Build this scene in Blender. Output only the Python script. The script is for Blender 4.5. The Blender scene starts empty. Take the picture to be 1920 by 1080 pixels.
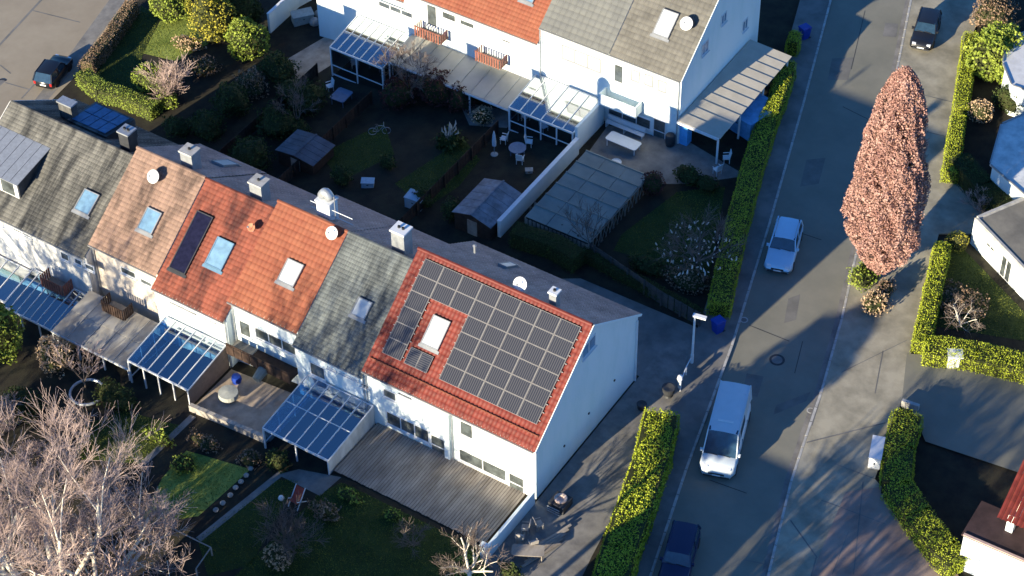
import bpy, math, random
import numpy as np
from mathutils import Vector, Matrix
S = bpy.context.scene
COL = S.collection
rng = np.random.default_rng(7)
rnd = random.Random(11)
# ---------------------------------------------------------------- camera
CX, CY, CZ = 48.4228, -75.9828, 106.5556
YAW, PITCH, ROLL, FPX = -0.5813937, 0.7735467, -0.0156526, 4168.506
def cam_axes():
    cy, sy, cp, sp = math.cos(YAW), math.sin(YAW), math.cos(PITCH), math.sin(PITCH)
    f = Vector((sy*cp, cy*cp, -sp)); r = Vector((cy, -sy, 0)); u = r.cross(f)
    cr, sr = math.cos(ROLL), math.sin(ROLL)
    return (cr*r+sr*u), (-sr*r+cr*u), f
AR, AU, AF = cam_axes()
cd = bpy.data.cameras.new('camera'); cam = bpy.data.objects.new('camera', cd); COL.objects.link(cam)
cd.sensor_width = 36; cd.lens = FPX/1920*36; cd.clip_start = 1; cd.clip_end = 1500
m = Matrix(((AR.x, AU.x, -AF.x, CX), (AR.y, AU.y, -AF.y, CY), (AR.z, AU.z, -AF.z, CZ), (0, 0, 0, 1)))
cam.matrix_world = m
S.camera = cam
# ---------------------------------------------------------------- sky, sun, exposure
SUN_EL, SHADOW_AZ = math.radians(14.0), math.radians(79.0)      # shadows run towards azimuth 79 deg
w = bpy.data.worlds.new('World'); S.world = w; w.use_nodes = True
nt = w.node_tree; nt.nodes.clear()
sky = nt.nodes.new('ShaderNodeTexSky'); sky.sky_type = 'NISHITA'; sky.sun_disc = False
sky.sun_elevation = SUN_EL; sky.sun_rotation = math.radians(191); sky.dust_density = 0.0; sky.ozone_density = 8.0; sky.air_density = 1.0
bg = nt.nodes.new('ShaderNodeBackground'); bg.inputs[1].default_value = 0.109
wo = nt.nodes.new('ShaderNodeOutputWorld')
nt.links.new(sky.outputs[0], bg.inputs[0]); nt.links.new(bg.outputs[0], wo.inputs[0])
sl = bpy.data.lights.new('sun', 'SUN'); sl.energy = 5.0; sl.angle = math.radians(0.5); sl.color = (1.0, 0.875, 0.63)
so = bpy.data.objects.new('sun', sl); COL.objects.link(so)
sd = Vector((math.cos(SHADOW_AZ)*math.cos(SUN_EL), math.sin(SHADOW_AZ)*math.cos(SUN_EL), -math.sin(SUN_EL)))
so.rotation_euler = sd.to_track_quat('-Z', 'Y').to_euler()
so.location = (-20, -60, 60)
S.view_settings.view_transform = 'Standard'; S.view_settings.look = 'None'
S.view_settings.exposure = 1.28; S.view_settings.gamma = 1.0
S.view_settings.use_curve_mapping = False
# ---------------------------------------------------------------- ground shape and measuring helpers
CREASE_A, CREASE_B = -10.5, -80.0
def zg(x): return 0.11*min(0.0, max(x, CREASE_B)-CREASE_A)
def ray(px, py):
    return AR*((px-960)/FPX) - AU*((py-540)/FPX) + AF
def G(px, py, h=0.0):                  # point h above the ground under a sight line
    r = ray(px, py); z = h
    for _ in range(40):
        t = (z-CZ)/r.z; x = CX+t*r.x; z = zg(x)+h
    return Vector((x, CY+t*r.y, z))
def PY(px, py, y):                     # point of the plane Y = y
    r = ray(px, py); t = (y-CY)/r.y
    return Vector((CX+t*r.x, y, CZ+t*r.z))
def PX(px, py, x):
    r = ray(px, py); t = (x-CX)/r.x
    return Vector((x, CY+t*r.y, CZ+t*r.z))
def plane_hit(px, py, o, n):
    r = ray(px, py); t = (o-Vector((CX, CY, CZ))).dot(n)/r.dot(n)
    return Vector((CX, CY, CZ))+r*t
def proj(p):
    q = Vector(p)-Vector((CX, CY, CZ)); return 960+FPX*q.dot(AR)/q.dot(AF), 540-FPX*q.dot(AU)/q.dot(AF)
def height_to(base, py):               # height of a vertical whose top shows at row py
    h = 0.0
    for _ in range(30):
        e = proj(base+Vector((0, 0, h)))[1]-py; h += e/19.0
    return h
# ---------------------------------------------------------------- materials
MATS = {}
def mat(name, col, rough=.85, var=.12, scale=3.0, bump=.0, bscale=40.0, metal=0.0, spec=.3, col2=None, island=0.0, stretch=None, detail=6.0, lo=.35, hi=.65):
    if name in MATS: return MATS[name]
    mt = bpy.data.materials.new(name); mt.use_nodes = True
    n = mt.node_tree.nodes; l = mt.node_tree.links
    b = n['Principled BSDF']; b.inputs['Roughness'].default_value = rough; b.inputs['Metallic'].default_value = metal
    b.inputs['Specular IOR Level'].default_value = spec
    geo = n.new('ShaderNodeNewGeometry')
    src = geo.outputs['Position']
    if stretch:
        mp = n.new('ShaderNodeMapping'); mp.inputs['Scale'].default_value = stretch; l.new(src, mp.inputs['Vector']); src = mp.outputs[0]
    nz = n.new('ShaderNodeTexNoise'); nz.inputs['Scale'].default_value = scale; nz.inputs['Detail'].default_value = detail; nz.inputs['Roughness'].default_value = .65
    l.new(src, nz.inputs['Vector'])
    rp = n.new('ShaderNodeValToRGB'); rp.color_ramp.elements[0].position = lo; rp.color_ramp.elements[1].position = hi
    c2 = col2 if col2 else tuple(min(1, c*(1+var)) for c in col)
    c1 = col if col2 else tuple(c*(1-var) for c in col)
    rp.color_ramp.elements[0].color = (*c1, 1); rp.color_ramp.elements[1].color = (*c2, 1)
    l.new(nz.outputs['Fac'], rp.inputs[0]); out = rp.outputs[0]
    if island:
        hsv = n.new('ShaderNodeHueSaturation'); mr = n.new('ShaderNodeMapRange')
        mr.inputs['To Min'].default_value = 1-island; mr.inputs['To Max'].default_value = 1+island
        l.new(geo.outputs['Random Per Island'], mr.inputs['Value']); l.new(mr.outputs[0], hsv.inputs['Value']); l.new(out, hsv.inputs['Color']); out = hsv.outputs[0]
    l.new(out, b.inputs['Base Color'])
    if bump:
        n2 = n.new('ShaderNodeTexNoise'); n2.inputs['Scale'].default_value = bscale; n2.inputs['Detail'].default_value = 4; l.new(src, n2.inputs['Vector'])
        bp = n.new('ShaderNodeBump'); bp.inputs['Strength'].default_value = bump; bp.inputs['Distance'].default_value = .03
        l.new(n2.outputs['Fac'], bp.inputs['Height']); l.new(bp.outputs[0], b.inputs['Normal'])
    MATS[name] = mt; return mt
def glass_mat(name, tint, refl=.3, rough=.03):
    mt = bpy.data.materials.new(name); mt.use_nodes = True
    n = mt.node_tree.nodes; l = mt.node_tree.links; n.clear()
    tr = n.new('ShaderNodeBsdfTransparent'); tr.inputs[0].default_value = (*tint, 1)
    gl = n.new('ShaderNodeBsdfGlossy'); gl.inputs['Color'].default_value = (.9, .95, 1, 1); gl.inputs['Roughness'].default_value = rough
    mx = n.new('ShaderNodeMixShader'); fr = n.new('ShaderNodeLayerWeight'); fr.inputs['Blend'].default_value = .35
    mr = n.new('ShaderNodeMapRange'); mr.inputs['To Min'].default_value = refl; mr.inputs['To Max'].default_value = min(1, refl+.5)
    l.new(fr.outputs['Fresnel'], mr.inputs['Value']); l.new(mr.outputs[0], mx.inputs[0]); l.new(tr.outputs[0], mx.inputs[1]); l.new(gl.outputs[0], mx.inputs[2])
    o = n.new('ShaderNodeOutputMaterial'); l.new(mx.outputs[0], o.inputs[0]); MATS[name] = mt; return mt
def stripe_mat(name, c1, c2, period, axis=0, duty=.5, rough=.3, spec=.5, metal=0.0):
    # fine parallel lines (print on a flat sheet) along one object axis
    mt = bpy.data.materials.new(name); mt.use_nodes = True
    n = mt.node_tree.nodes; l = mt.node_tree.links; b = n['Principled BSDF']
    tc = n.new('ShaderNodeTexCoord'); sp = n.new('ShaderNodeSeparateXYZ'); l.new(tc.outputs['Object'], sp.inputs[0])
    md = n.new('ShaderNodeMath'); md.operation = 'PINGPONG'; md.inputs[1].default_value = period/2; l.new(sp.outputs[axis], md.inputs[0])
    mr = n.new('ShaderNodeMapRange'); mr.inputs['From Min'].default_value = period/2*(duty-.18); mr.inputs['From Max'].default_value = period/2*(duty+.18)
    l.new(md.outputs[0], mr.inputs['Value'])
    nz = n.new('ShaderNodeTexNoise'); nz.inputs['Scale'].default_value = .5; l.new(tc.outputs['Object'], nz.inputs['Vector'])
    mx = n.new('ShaderNodeMix'); mx.data_type = 'RGBA'; mx.inputs[6].default_value = (*c1, 1); mx.inputs[7].default_value = (*c2, 1)
    l.new(mr.outputs[0], mx.inputs[0]); l.new(mx.outputs[2], b.inputs['Base Color'])
    b.inputs['Roughness'].default_value = rough; b.inputs['Specular IOR Level'].default_value = spec; b.inputs['Metallic'].default_value = metal
    MATS[name] = mt; return mt
M_white = mat('white_render', (0.676, 0.770, 0.761), .9, col2=(0.756, 0.820, 0.820), scale=1.1, bump=.15, stretch=(1, 1, .28), lo=.3, hi=.55)
M_white_old = mat('aged_white_render', (0.483, 0.476, 0.454), .9, col2=(0.682, 0.674, 0.653), scale=1.3, bump=.15, stretch=(1, 1, .4))
M_cream = mat('cream_render', (0.588, 0.504, 0.420), .9, col2=(0.700, 0.616, 0.532), scale=1.1, bump=.15)
M_frame = mat('white_window_frame', (0.700, 0.712, 0.725), .45, .03)
M_pane = mat('window_glass', (.075, .088, .090), .06, .5, 1.2, spec=.8)
M_panelite = mat('light_blind_glass', (0.504, 0.528, 0.528), .3, .06, 2, spec=.6)
M_paneblue = mat('sky_window_glass', (.16, .28, .40), .12, .2, 2, spec=.8)
M_gutter = mat('zinc_gutter', (.30, .31, .32), .5, .1, metal=.4)
M_dark = mat('dark_metal', (.04, .042, .047), .5, .2)
M_galv = mat('galvanised_metal', (0.403, 0.422, 0.442), .4, .12, 4, metal=.5)
M_tile_or = mat('orange_clay_tile', (0.188, 0.054, 0.031), .75, col2=(0.232, 0.080, 0.045), scale=1.1, island=.07, bump=.1)
M_tile_red = mat('red_concrete_tile', (0.118, 0.017, 0.013), .6, col2=(0.162, 0.031, 0.023), scale=1.4, island=.16)
M_tile_dkred = mat('shade_streaked_red_tile', (0.048, 0.010, 0.009), .75, col2=(0.179, 0.049, 0.031), scale=.55, island=.18, stretch=(1.6, .5, .5), lo=.38, hi=.56)  # dark streaks put tree shadows into the tile colour
M_tile_pink = mat('faded_pink_tile', (0.073, 0.048, 0.040), .8, col2=(0.219, 0.143, 0.113), scale=.5, island=.16, stretch=(1.5, .5, .5), lo=.34, hi=.52)
M_slate = mat('blue_grey_slate', (0.037, 0.045, 0.052), .7, col2=(0.118, 0.134, 0.139), scale=.7, island=.12, stretch=(2.2, .45, .45), lo=.36, hi=.58)
M_slate_streak = mat('shade_streaked_grey_slate', (0.026, 0.027, 0.029), .85, col2=(0.128, 0.125, 0.117), scale=.8, island=.14, stretch=(1.9, .30, .30), lo=.40, hi=.62)  # streaked darker: shade of bare trees is put into the slate colour
M_slate_top = mat('grey_brown_shingle', (0.095, 0.091, 0.084), .85, col2=(0.144, 0.138, 0.125), scale=.5, island=.12)
M_slate_plain = mat('plain_grey_sheet_roofing', (0.110, 0.114, 0.116), .85, col2=(0.134, 0.137, 0.133), scale=.4, island=.05)
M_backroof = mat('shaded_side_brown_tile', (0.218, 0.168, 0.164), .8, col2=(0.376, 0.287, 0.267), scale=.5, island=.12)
M_asph = mat('asphalt', (0.179, 0.175, 0.143), .93, col2=(0.238, 0.226, 0.182), scale=.35, bump=.3, bscale=60, detail=9, lo=.3, hi=.7)
M_asph_old = mat('patched_asphalt', (0.130, 0.128, 0.122), .93, col2=(0.229, 0.217, 0.202), scale=.5, bump=.3, bscale=60, detail=9)
M_pave = mat('worn_concrete_pavement', (0.218, 0.200, 0.152), .93, col2=(0.393, 0.356, 0.272), scale=.45, bump=.25, bscale=50, detail=10, lo=.35, hi=.62)
M_street = mat('pale_concrete_street', (0.270, 0.224, 0.165), .93, col2=(0.328, 0.278, 0.207), scale=.3, bump=.15, bscale=50, detail=9)
M_kerb = mat('concrete_kerb', (0.408, 0.396, 0.372), .9, .2, 2, bump=.2)
M_conc = mat('garden_concrete', (0.142, 0.135, 0.129), .93, col2=(0.257, 0.242, 0.221), scale=.8, bump=.25, detail=9)
M_terr = mat('terrace_paving', (0.270, 0.216, 0.173), .9, col2=(0.454, 0.367, 0.292), scale=1.2, bump=.2, detail=8)
M_soil = mat('garden_soil', (0.018, 0.014, 0.011), .97, col2=(0.036, 0.033, 0.020), scale=.9, bump=.6, bscale=14, detail=9)
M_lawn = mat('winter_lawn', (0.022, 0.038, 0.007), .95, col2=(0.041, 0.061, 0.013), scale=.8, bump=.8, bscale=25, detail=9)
M_lawn_lit = mat('sunlit_lawn', (0.150, 0.195, 0.030), .95, col2=(0.300, 0.345, 0.075), scale=.5, bump=.8, bscale=25, detail=9)  # brighter copy of the lawn; sunlight is put into its colour
M_wood = mat('weathered_wood', (0.191, 0.163, 0.139), .85, col2=(0.345, 0.306, 0.263), scale=1.2, island=.42, bump=.2, stretch=(1, .35, 1))
M_wood_dk = mat('dark_stained_wood', (.05, .03, .022), .75, .3, 3, island=.2)
M_wood_red = mat('red_brown_wood', (.22, .085, .06), .8, .25, 3, island=.15)
M_plastic_w = mat('white_plastic', (0.715, 0.728, 0.741), .4, .04)
M_plastic_bl = mat('blue_plastic', (.012, .045, .30), .4, .1)
M_tarp = mat('blue_tarpaulin', (.05, .14, .27), .5, .25, 2, bump=.4, bscale=4)
M_poly = mat('grey_translucent_sheet', (0.158, 0.182, 0.167), .35, col2=(0.220, 0.244, 0.215), scale=.7, spec=.5)
M_polyb = mat('beige_corrugated_sheet', (0.392, 0.361, 0.304), .6, col2=(0.470, 0.434, 0.369), scale=.8)
M_bark = mat('grey_brown_bark', (.16, .125, .10), .9, .3, 4)
M_birch = mat('pale_birch_bark', (0.683, 0.587, 0.491), .85, col2=(0.779, 0.751, 0.641), scale=5)
M_twig = mat('pinkish_twigs', (0.308, 0.225, 0.208), .9, col2=(0.512, 0.388, 0.338), scale=.8, island=.25)
M_twig_dk = mat('dark_twigs', (0.153, 0.119, 0.102), .9, .3, 2, island=.25)
M_hedge = mat('hedge_leaves', (0.263, 0.310, 0.019), .7, col2=(0.392, 0.451, 0.034), scale=1.0, island=.28)
M_hedge_dk = mat('dark_hedge_leaves', (0.028, 0.044, 0.010), .75, col2=(0.056, 0.080, 0.016), scale=1.0, island=.3)
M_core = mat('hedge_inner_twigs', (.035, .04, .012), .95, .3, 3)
M_shrub = mat('bright_shrub_leaves', (0.145, 0.209, 0.026), .7, col2=(0.268, 0.315, 0.047), scale=1.0, island=.3)
M_shrub_y = mat('yellow_green_leaves', (0.281, 0.271, 0.028), .7, col2=(0.393, 0.337, 0.047), scale=1.0, island=.3)
M_copper = mat('copper_winter_leaves', (0.311, 0.157, 0.128), .8, col2=(0.471, 0.288, 0.239), scale=1.2, island=.3)
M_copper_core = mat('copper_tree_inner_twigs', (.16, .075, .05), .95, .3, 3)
M_brownleaf = mat('brown_hedge_leaves', (.20, .13, .085), .85, col2=(.30, .21, .14), scale=1.0, island=.3)
M_straw = mat('straw_grass', (0.483, 0.345, 0.218), .9, .3, 3, island=.3)
M_redleaf = mat('dark_red_leaves', (.09, .03, .025), .8, .4, 2, island=.3)
M_dapplewhite = mat('shade_dappled_white_paint', (0.432, 0.499, 0.567), .8, col2=(0.702, 0.709, 0.716), scale=.8, stretch=(1, 1, .3))  # bluish dapples of shade are put into the white wall colour
M_red = mat('red_cloth', (.38, .06, .04), .8, .15, 3)
M_felt = mat('roofing_felt', (.15, .14, .12), .95, col2=(.24, .22, .18), scale=.6, bump=.3)
M_stone = mat('garden_stone', (.35, .32, .29), .9, .25, 2, bump=.3)
G_cons = glass_mat('conservatory_glass', (.20, .50, .88), .38)
G_clear = glass_mat('pale_conservatory_glass', (.28, .52, .68), .5, .08)
M_pv = stripe_mat('photovoltaic_cells', (.018, .021, .034), (.075, .073, .075), .145, 0, .5, .25, .5)
M_pvh = stripe_mat('photovoltaic_cells_sideways', (.018, .021, .034), (.085, .085, .09), .135, 1, .5, .22, .5)
M_thermal = mat('dark_collector_glass', (.012, .012, .03), .12, .3, spec=.25)
# ---------------------------------------------------------------- mesh helpers
class MB:
    def __init__(s): s.v = []; s.f = []
    def quad(s, a, b, c, d):
        i = len(s.v); s.v += [tuple(a), tuple(b), tuple(c), tuple(d)]; s.f.append((i, i+1, i+2, i+3))
    def hexa(s, p):                    # 8 points: bottom 4 then top 4
        i = len(s.v); s.v += [tuple(q) for q in p]
        s.f += [(i+3, i+2, i+1, i), (i+4, i+5, i+6, i+7), (i, i+1, i+5, i+4), (i+1, i+2, i+6, i+5), (i+2, i+3, i+7, i+6), (i+3, i, i+4, i+7)]
    def box(s, x0, x1, y0, y1, z0, z1):
        s.hexa([(x0, y0, z0), (x1, y0, z0), (x1, y1, z0), (x0, y1, z0), (x0, y0, z1), (x1, y0, z1), (x1, y1, z1), (x0, y1, z1)])
    def obox(s, c, u, v, n, hu, hv, hn):   # oriented box, half sizes
        c, u, v, n = Vector(c), Vector(u), Vector(v), Vector(n)
        s.hexa([c-u*hu-v*hv-n*hn, c+u*hu-v*hv-n*hn, c+u*hu+v*hv-n*hn, c-u*hu+v*hv-n*hn, c-u*hu-v*hv+n*hn, c+u*hu-v*hv+n*hn, c+u*hu+v*hv+n*hn, c-u*hu+v*hv+n*hn])
    def prism(s, poly, z0, z1):        # z may be callables of x
        n = len(poly); i = len(s.v)
        a = sum(poly[k][0]*poly[(k+1) % n][1]-poly[(k+1) % n][0]*poly[k][1] for k in range(n))
        if a < 0: poly = poly[::-1]
        f0 = z0 if callable(z0) else (lambda x: z0); f1 = z1 if callable(z1) else (lambda x: z1)
        s.v += [(p[0], p[1], f0(p[0])) for p in poly]+[(p[0], p[1], f1(p[0])) for p in poly]
        s.f.append(tuple(range(i+n-1, i-1, -1))); s.f.append(tuple(range(i+n, i+2*n)))
        for k in range(n): s.f.append((i+k, i+(k+1) % n, i+n+(k+1) % n, i+n+k))
    def bar(s, a, b, w, h=None):       # rectangular bar
        a, b = Vector(a), Vector(b); h = h or w; d = (b-a); L = d.length
        if L < 1e-5: return
        d /= L; up = Vector((0, 0, 1)) if abs(d.z) < .95 else Vector((1, 0, 0))
        u = d.cross(up).normalized(); n = u.cross(d)
        s.obox((a+b)/2, d, u, n, L/2, w/2, h/2)
    def tube(s, pts, rad, seg=6, cap=True):
        pts = [Vector(p) for p in pts]; i0 = len(s.v); n = len(pts)
        for k, p in enumerate(pts):
            d = (pts[min(k+1, n-1)]-pts[max(k-1, 0)]).normalized()
            up = Vector((0, 0, 1)) if abs(d.z) < .9 else Vector((1, 0, 0))
            u = d.cross(up).normalized(); q = u.cross(d); r = rad[k] if hasattr(rad, '__len__') else rad
            for j in range(seg):
                a = 2*math.pi*j/seg; s.v.append(tuple(p+u*(math.cos(a)*r)+q*(math.sin(a)*r)))
        for k in range(n-1):
            for j in range(seg):
                a = i0+k*seg+j; b = i0+k*seg+(j+1) % seg; s.f.append((a, b, b+seg, a+seg))
        if cap:
            s.f.append(tuple(range(i0+seg-1, i0-1, -1))); s.f.append(tuple(range(i0+(n-1)*seg, i0+n*seg)))
    def lathe(s, c, prof, seg=16, axis=None):   # prof: (r, z)
        c = Vector(c); i0 = len(s.v); n = len(prof)
        ax = Vector(axis).normalized() if axis else Vector((0, 0, 1))
        up = Vector((0, 0, 1)) if abs(ax.z) < .9 else Vector((1, 0, 0)); u = ax.cross(up).normalized(); q = ax.cross(u)
        for r, z in prof:
            for j in range(seg):
                a = 2*math.pi*j/seg; s.v.append(tuple(c+ax*z+u*(math.cos(a)*r)+q*(math.sin(a)*r)))
        for k in range(n-1):
            for j in range(seg):
                a = i0+k*seg+j; b = i0+k*seg+(j+1) % seg; s.f.append((a, b, b+seg, a+seg))
        if prof[0][0] > 1e-4: s.f.append(tuple(range(i0+seg-1, i0-1, -1)))
        if prof[-1][0] > 1e-4: s.f.append(tuple(range(i0+(n-1)*seg, i0+n*seg)))
    def build(s, name, material, parent=None, smooth=False, loc=None):
        me = bpy.data.meshes.new(name)
        v = s.v
        if loc is not None: v = [(a-loc[0], b-loc[1], c-loc[2]) for a, b, c in s.v]
        me.from_pydata(v, [], s.f); me.materials.append(material)
        if smooth: me.polygons.foreach_set('use_smooth', [True]*len(me.polygons))
        o = bpy.data.objects.new(name, me); COL.objects.link(o)
        if loc is not None: o.location = loc
        if parent is not None: o.parent = parent; o.matrix_parent_inverse = Matrix.Translation(-parent_origin(parent))
        return o
def parent_origin(p):                  # world translation of an untilted parent
    o = Vector((0, 0, 0)); q = p
    while q is not None:
        o += q.location + (q.matrix_parent_inverse.translation if q.parent is not None else Vector((0, 0, 0))); q = q.parent
    return o
# NB: every parented mesh holds world coordinates (or an own loc); parents are only translated, copies move as one
def child(o, parent):
    o.parent = parent; o.matrix_parent_inverse = Matrix.Translation(-parent_origin(parent)); return o
def tag(o, label=None, cat=None, group=None, kind=None):
    if label: o['label'] = label
    if cat: o['category'] = cat
    if group: o['group'] = group
    if kind: o['kind'] = kind
    return o
def empty(name, loc, label, cat, group=None):
    o = bpy.data.objects.new(name, None); COL.objects.link(o); o.location = loc; o.empty_display_size = .3
    return tag(o, label, cat, group)
def copy_tree(o, delta, label=None):
    def rec(a, par):
        c = a.copy(); COL.objects.link(c)
        if par is not None: c.parent = par
        for ch in list(a.children): rec(ch, c)
        return c
    r = rec(o, None); r.location = o.location+Vector(delta)
    if label: r['label'] = label
    return r
def np_mesh(name, verts, nper, material, parent=None, smooth=False):
    # verts (N, nper, 3) separate polygons
    N = verts.shape[0]; me = bpy.data.meshes.new(name)
    me.vertices.add(N*nper); me.vertices.foreach_set('co', verts.reshape(-1).astype(np.float32))
    me.loops.add(N*nper); me.loops.foreach_set('vertex_index', np.arange(N*nper, dtype=np.int32))
    me.polygons.add(N); me.polygons.foreach_set('loop_start', np.arange(0, N*nper, nper, dtype=np.int32))
    me.polygons.foreach_set('loop_total', np.full(N, nper, dtype=np.int32))
    me.materials.append(material); me.update(calc_edges=True)
    o = bpy.data.objects.new(name, me); COL.objects.link(o)
    if parent is not None: child(o, parent)
    return o
def leaves(name, P, size, material, parent=None, flat=.0, N=None):
    n = len(P)
    a = rng.normal(size=(n, 3)); a /= np.linalg.norm(a, axis=1, keepdims=True)
    if N is not None:
        a = a*(1-flat)+N*flat; a /= np.linalg.norm(a, axis=1, keepdims=True)
    h = rng.normal(size=(n, 3)); u = np.cross(a, h); u /= np.linalg.norm(u, axis=1, keepdims=True); v = np.cross(a, u)
    s = size*rng.uniform(.6, 1.4, size=(n, 1))
    V = np.stack([P-u*s*.5, P+v*s*.32, P+u*s*.5, P-v*s*.32], 1)
    return np_mesh(name, V, 4, material, parent)
def vnoise(P, f, seed=0):
    r = np.random.default_rng(seed); out = np.zeros(len(P))
    for k in range(5):
        d = r.normal(size=3); d *= f*(1+.6*k)/np.linalg.norm(d); out += np.sin(P@d+r.uniform(0, 6.28))/(1+.4*k)
    return out/2.5
# ---------------------------------------------------------------- ground sheets (split where the slope changes)
def clip(poly, xc, keep_less):
    out = []; n = len(poly)
    for i in range(n):
        a, b = poly[i], poly[(i+1) % n]
        ia = (a[0] <= xc) == keep_less or a[0] == xc; ib = (b[0] <= xc) == keep_less or b[0] == xc
        if ia: out.append(a)
        if ia != ib:
            t = (xc-a[0])/(b[0]-a[0]); out.append((xc, a[1]+t*(b[1]-a[1])))
    return out
def pieces(poly):
    poly = [(p[0], p[1]) for p in poly]
    A = clip(poly, CREASE_B, True); R = clip(poly, CREASE_B, False)
    B = clip(R, CREASE_A, True) if len(R) > 2 else []; C = clip(R, CREASE_A, False) if len(R) > 2 else []
    return [q for q in (A, B, C) if len(q) > 2]
def sheet(name, poly, lift, material, kind='structure', label=None, cat=None, thick=None):
    mb = MB()
    for q in pieces(poly):
        if thick: mb.prism(q, lambda x: zg(x)+lift-thick, lambda x: zg(x)+lift)
        else:
            a = sum(q[k][0]*q[(k+1) % len(q)][1]-q[(k+1) % len(q)][0]*q[k][1] for k in range(len(q)))
            if a < 0: q = q[::-1]
            i = len(mb.v); mb.v += [(x, y, zg(x)+lift) for x, y in q]; mb.f.append(tuple(range(i, i+len(q))))
    o = mb.build(name, material); tag(o, label, cat, kind=kind); return o
def gp(*px): return [tuple(G(*p)[:2]) for p in px]
def strip(pts, wd):                    # polygon round a polyline of 2D points
    L, R = [], []
    for i, p in enumerate(pts):
        a = Vector(pts[max(i-1, 0)][:2]); b = Vector(pts[min(i+1, len(pts)-1)][:2]); d = (b-a).normalized(); n = Vector((-d.y, d.x))
        L.append((p[0]+n.x*wd/2, p[1]+n.y*wd/2)); R.append((p[0]-n.x*wd/2, p[1]-n.y*wd/2))
    return L+R[::-1]
# ================================================================ THE SETTING
sheet('ground', [(-330, -260), (330, -260), (330, 400), (-330, 400)], 0.0, M_soil)
KL = [(-14.5, 79), (-7.73, 55.91), (-3.56, 43.03), (0.58, 29.73), (3.95, 18.26), (6.75, 7.1), (9.02, -1.09), (12.2, -13), (22, -50)]
KR = [(-9.5, 82), (-2.38, 59.23), (1.52, 47.67), (4.44, 38.81), (7.36, 29.49), (9.02, 24.39), (10.94, 17.55), (11.85, 13.66), (12.82, 9.76), (15.02, 2.69), (18.6, -9), (30, -47)]
KR = [(a+.0, b) for a, b in KR]
sheet('road', KL+KR[::-1], .006, M_asph)
LWALK = [(-17.2, 78), (-10.2, 55.9), (-6.0, 43.03), (-2.0, 29.73), (1.3, 18.26), (4.3, 7.1), (6.4, -1.09), (9.6, -13), (19.4, -50)]
sheet('pavement_by_hedge', KL+LWALK[::-1], .11, M_asph_old, thick=.1)
RW = gp((1850, 0), (1826, 60), (1800, 210), (1772, 330), (1900, 385), (1840, 440), (1760, 440), (1712, 640), (1695, 740), (1640, 900), (1790, 1075), (1860, 1300))
sheet('pavement_across_road', KR[1:-1]+[(30, -20)]+RW[::-1], .11, M_pave, thick=.1)
for nm, K, w_ in (('kerb', KL, .16), ('kerb', KR, .16)):
    mb = MB()
    for a, b in zip(K[:-1], K[1:]):
        a, b = Vector((*a, 0)), Vector((*b, 0)); n = max(1, int((b-a).length/1.0)); d = (b-a)/n
        for i in range(n):
            p = a+d*(i+.03); q = a+d*(i+.97); u = (q-p).normalized(); s_ = Vector((-u.y, u.x, 0))
            c = (p+q)/2; mb.obox((c.x, c.y, zg(c.x)+.062), u, s_, (0, 0, 1), (q-p).length/2, w_/2, .062)
    tag(mb.build(nm, M_kerb), kind='structure')
# gutter course beside the far kerb
sheet('gutter_stones', strip([(x-.28, y) for x, y in KR], .3), .012, M_conc)
# driveway on the right, side path and lane behind the end house
sheet('driveway', gp((1700, 665), (1790, 672), (1960, 720), (2060, 900), (1960, 905), (1735, 830), (1710, 772), (1690, 760)), .118, M_asph)
sheet('side_path', [(.1, 15.5), (.1, -6.2), (2.0, -12), (7.2, -12), (5.3, -2), (4.2, 5), (3.2, 12), (1.7, 18.0)], .010, M_conc)
sheet('lane', [(1.9, 18.6), (1.3, 12.6), (-14, 13.2), (-46, 13.2), (-46, 14.4), (-14, 14.6), (-8, 18.5)], .006, M_asph_old)
sheet('left_street', gp((-900, -1100), (330, -110), (240, 5), (135, 150), (60, 225), (-300, 520), (-1200, 1200)), .006, M_street)
lw = gp((325, -110), (232, 5), (130, 140), (75, 205), (52, 205), (110, 130), (205, 0), (285, -110))
sheet('left_pavement', lw, .012, M_conc)
sheet('street_joint', strip(gp((-20, 105), (82, -5)), .22), .012, M_asph_old)
sheet('street_joint', strip(gp((62, 20), (150, 42)), .10), .012, M_asph_old)
sheet('street_joint', strip(gp((0, 122), (20, 138)), .10), .012, M_asph_old)
sheet('street_joint', strip(gp((10, 155), (55, 168)), .10), .012, M_asph_old)
sheet('street_joint', strip(gp((40, 185), (85, 135)), .12), .016, M_asph_old)
# joints and repair patches across the road and pavement
for a, b, w_ in (((1482, 978), (1532, 1048), .09), ((1530, 1048), (1520, 1085), .09), ((1578, 700), (1700, 640), .06), ((1535, 745), (1518, 800), .3), ((1395, 1052), (1445, 1062), .07), ((1618, 905), (1600, 1080), .07), ((1512, 832), (1660, 795), .09)):
    sheet('pavement_joint', strip(gp(a, b), w_), .121, M_asph_old)
sheet('repair_patch', gp((1660, 43), (1684, 45), (1680, 70), (1655, 68)), .012, M_asph_old)
for q_ in (((1512, 300), (1548, 296), (1535, 345), (1500, 350)), ((1478, 560), (1500, 552), (1492, 600), (1470, 606)), ((1400, 700), (1432, 706), (1420, 745), (1392, 738)), ((1455, 760), (1520, 735), (1512, 752), (1450, 778)), ((1560, 110), (1600, 108), (1590, 150), (1552, 150))):
    sheet('repair_patch', gp(*q_), .012, mat('fresh_asphalt_patch', (.135, .132, .122), .93, col2=(.19, .183, .168), scale=.8))
for a, b, w_ in (((1622, 20), (1596, 130), .05), ((1505, 640), (1490, 700), .05), ((1450, 420), (1540, 450), .06), ((1405, 610), (1480, 640), .06), ((1580, 200), (1640, 230), .06), ((1330, 900), (1400, 925), .06)):
    sheet('tar_crack', strip(gp(a, b), w_), .012, mat('tar_seam', (.05, .05, .052), .7))
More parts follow.
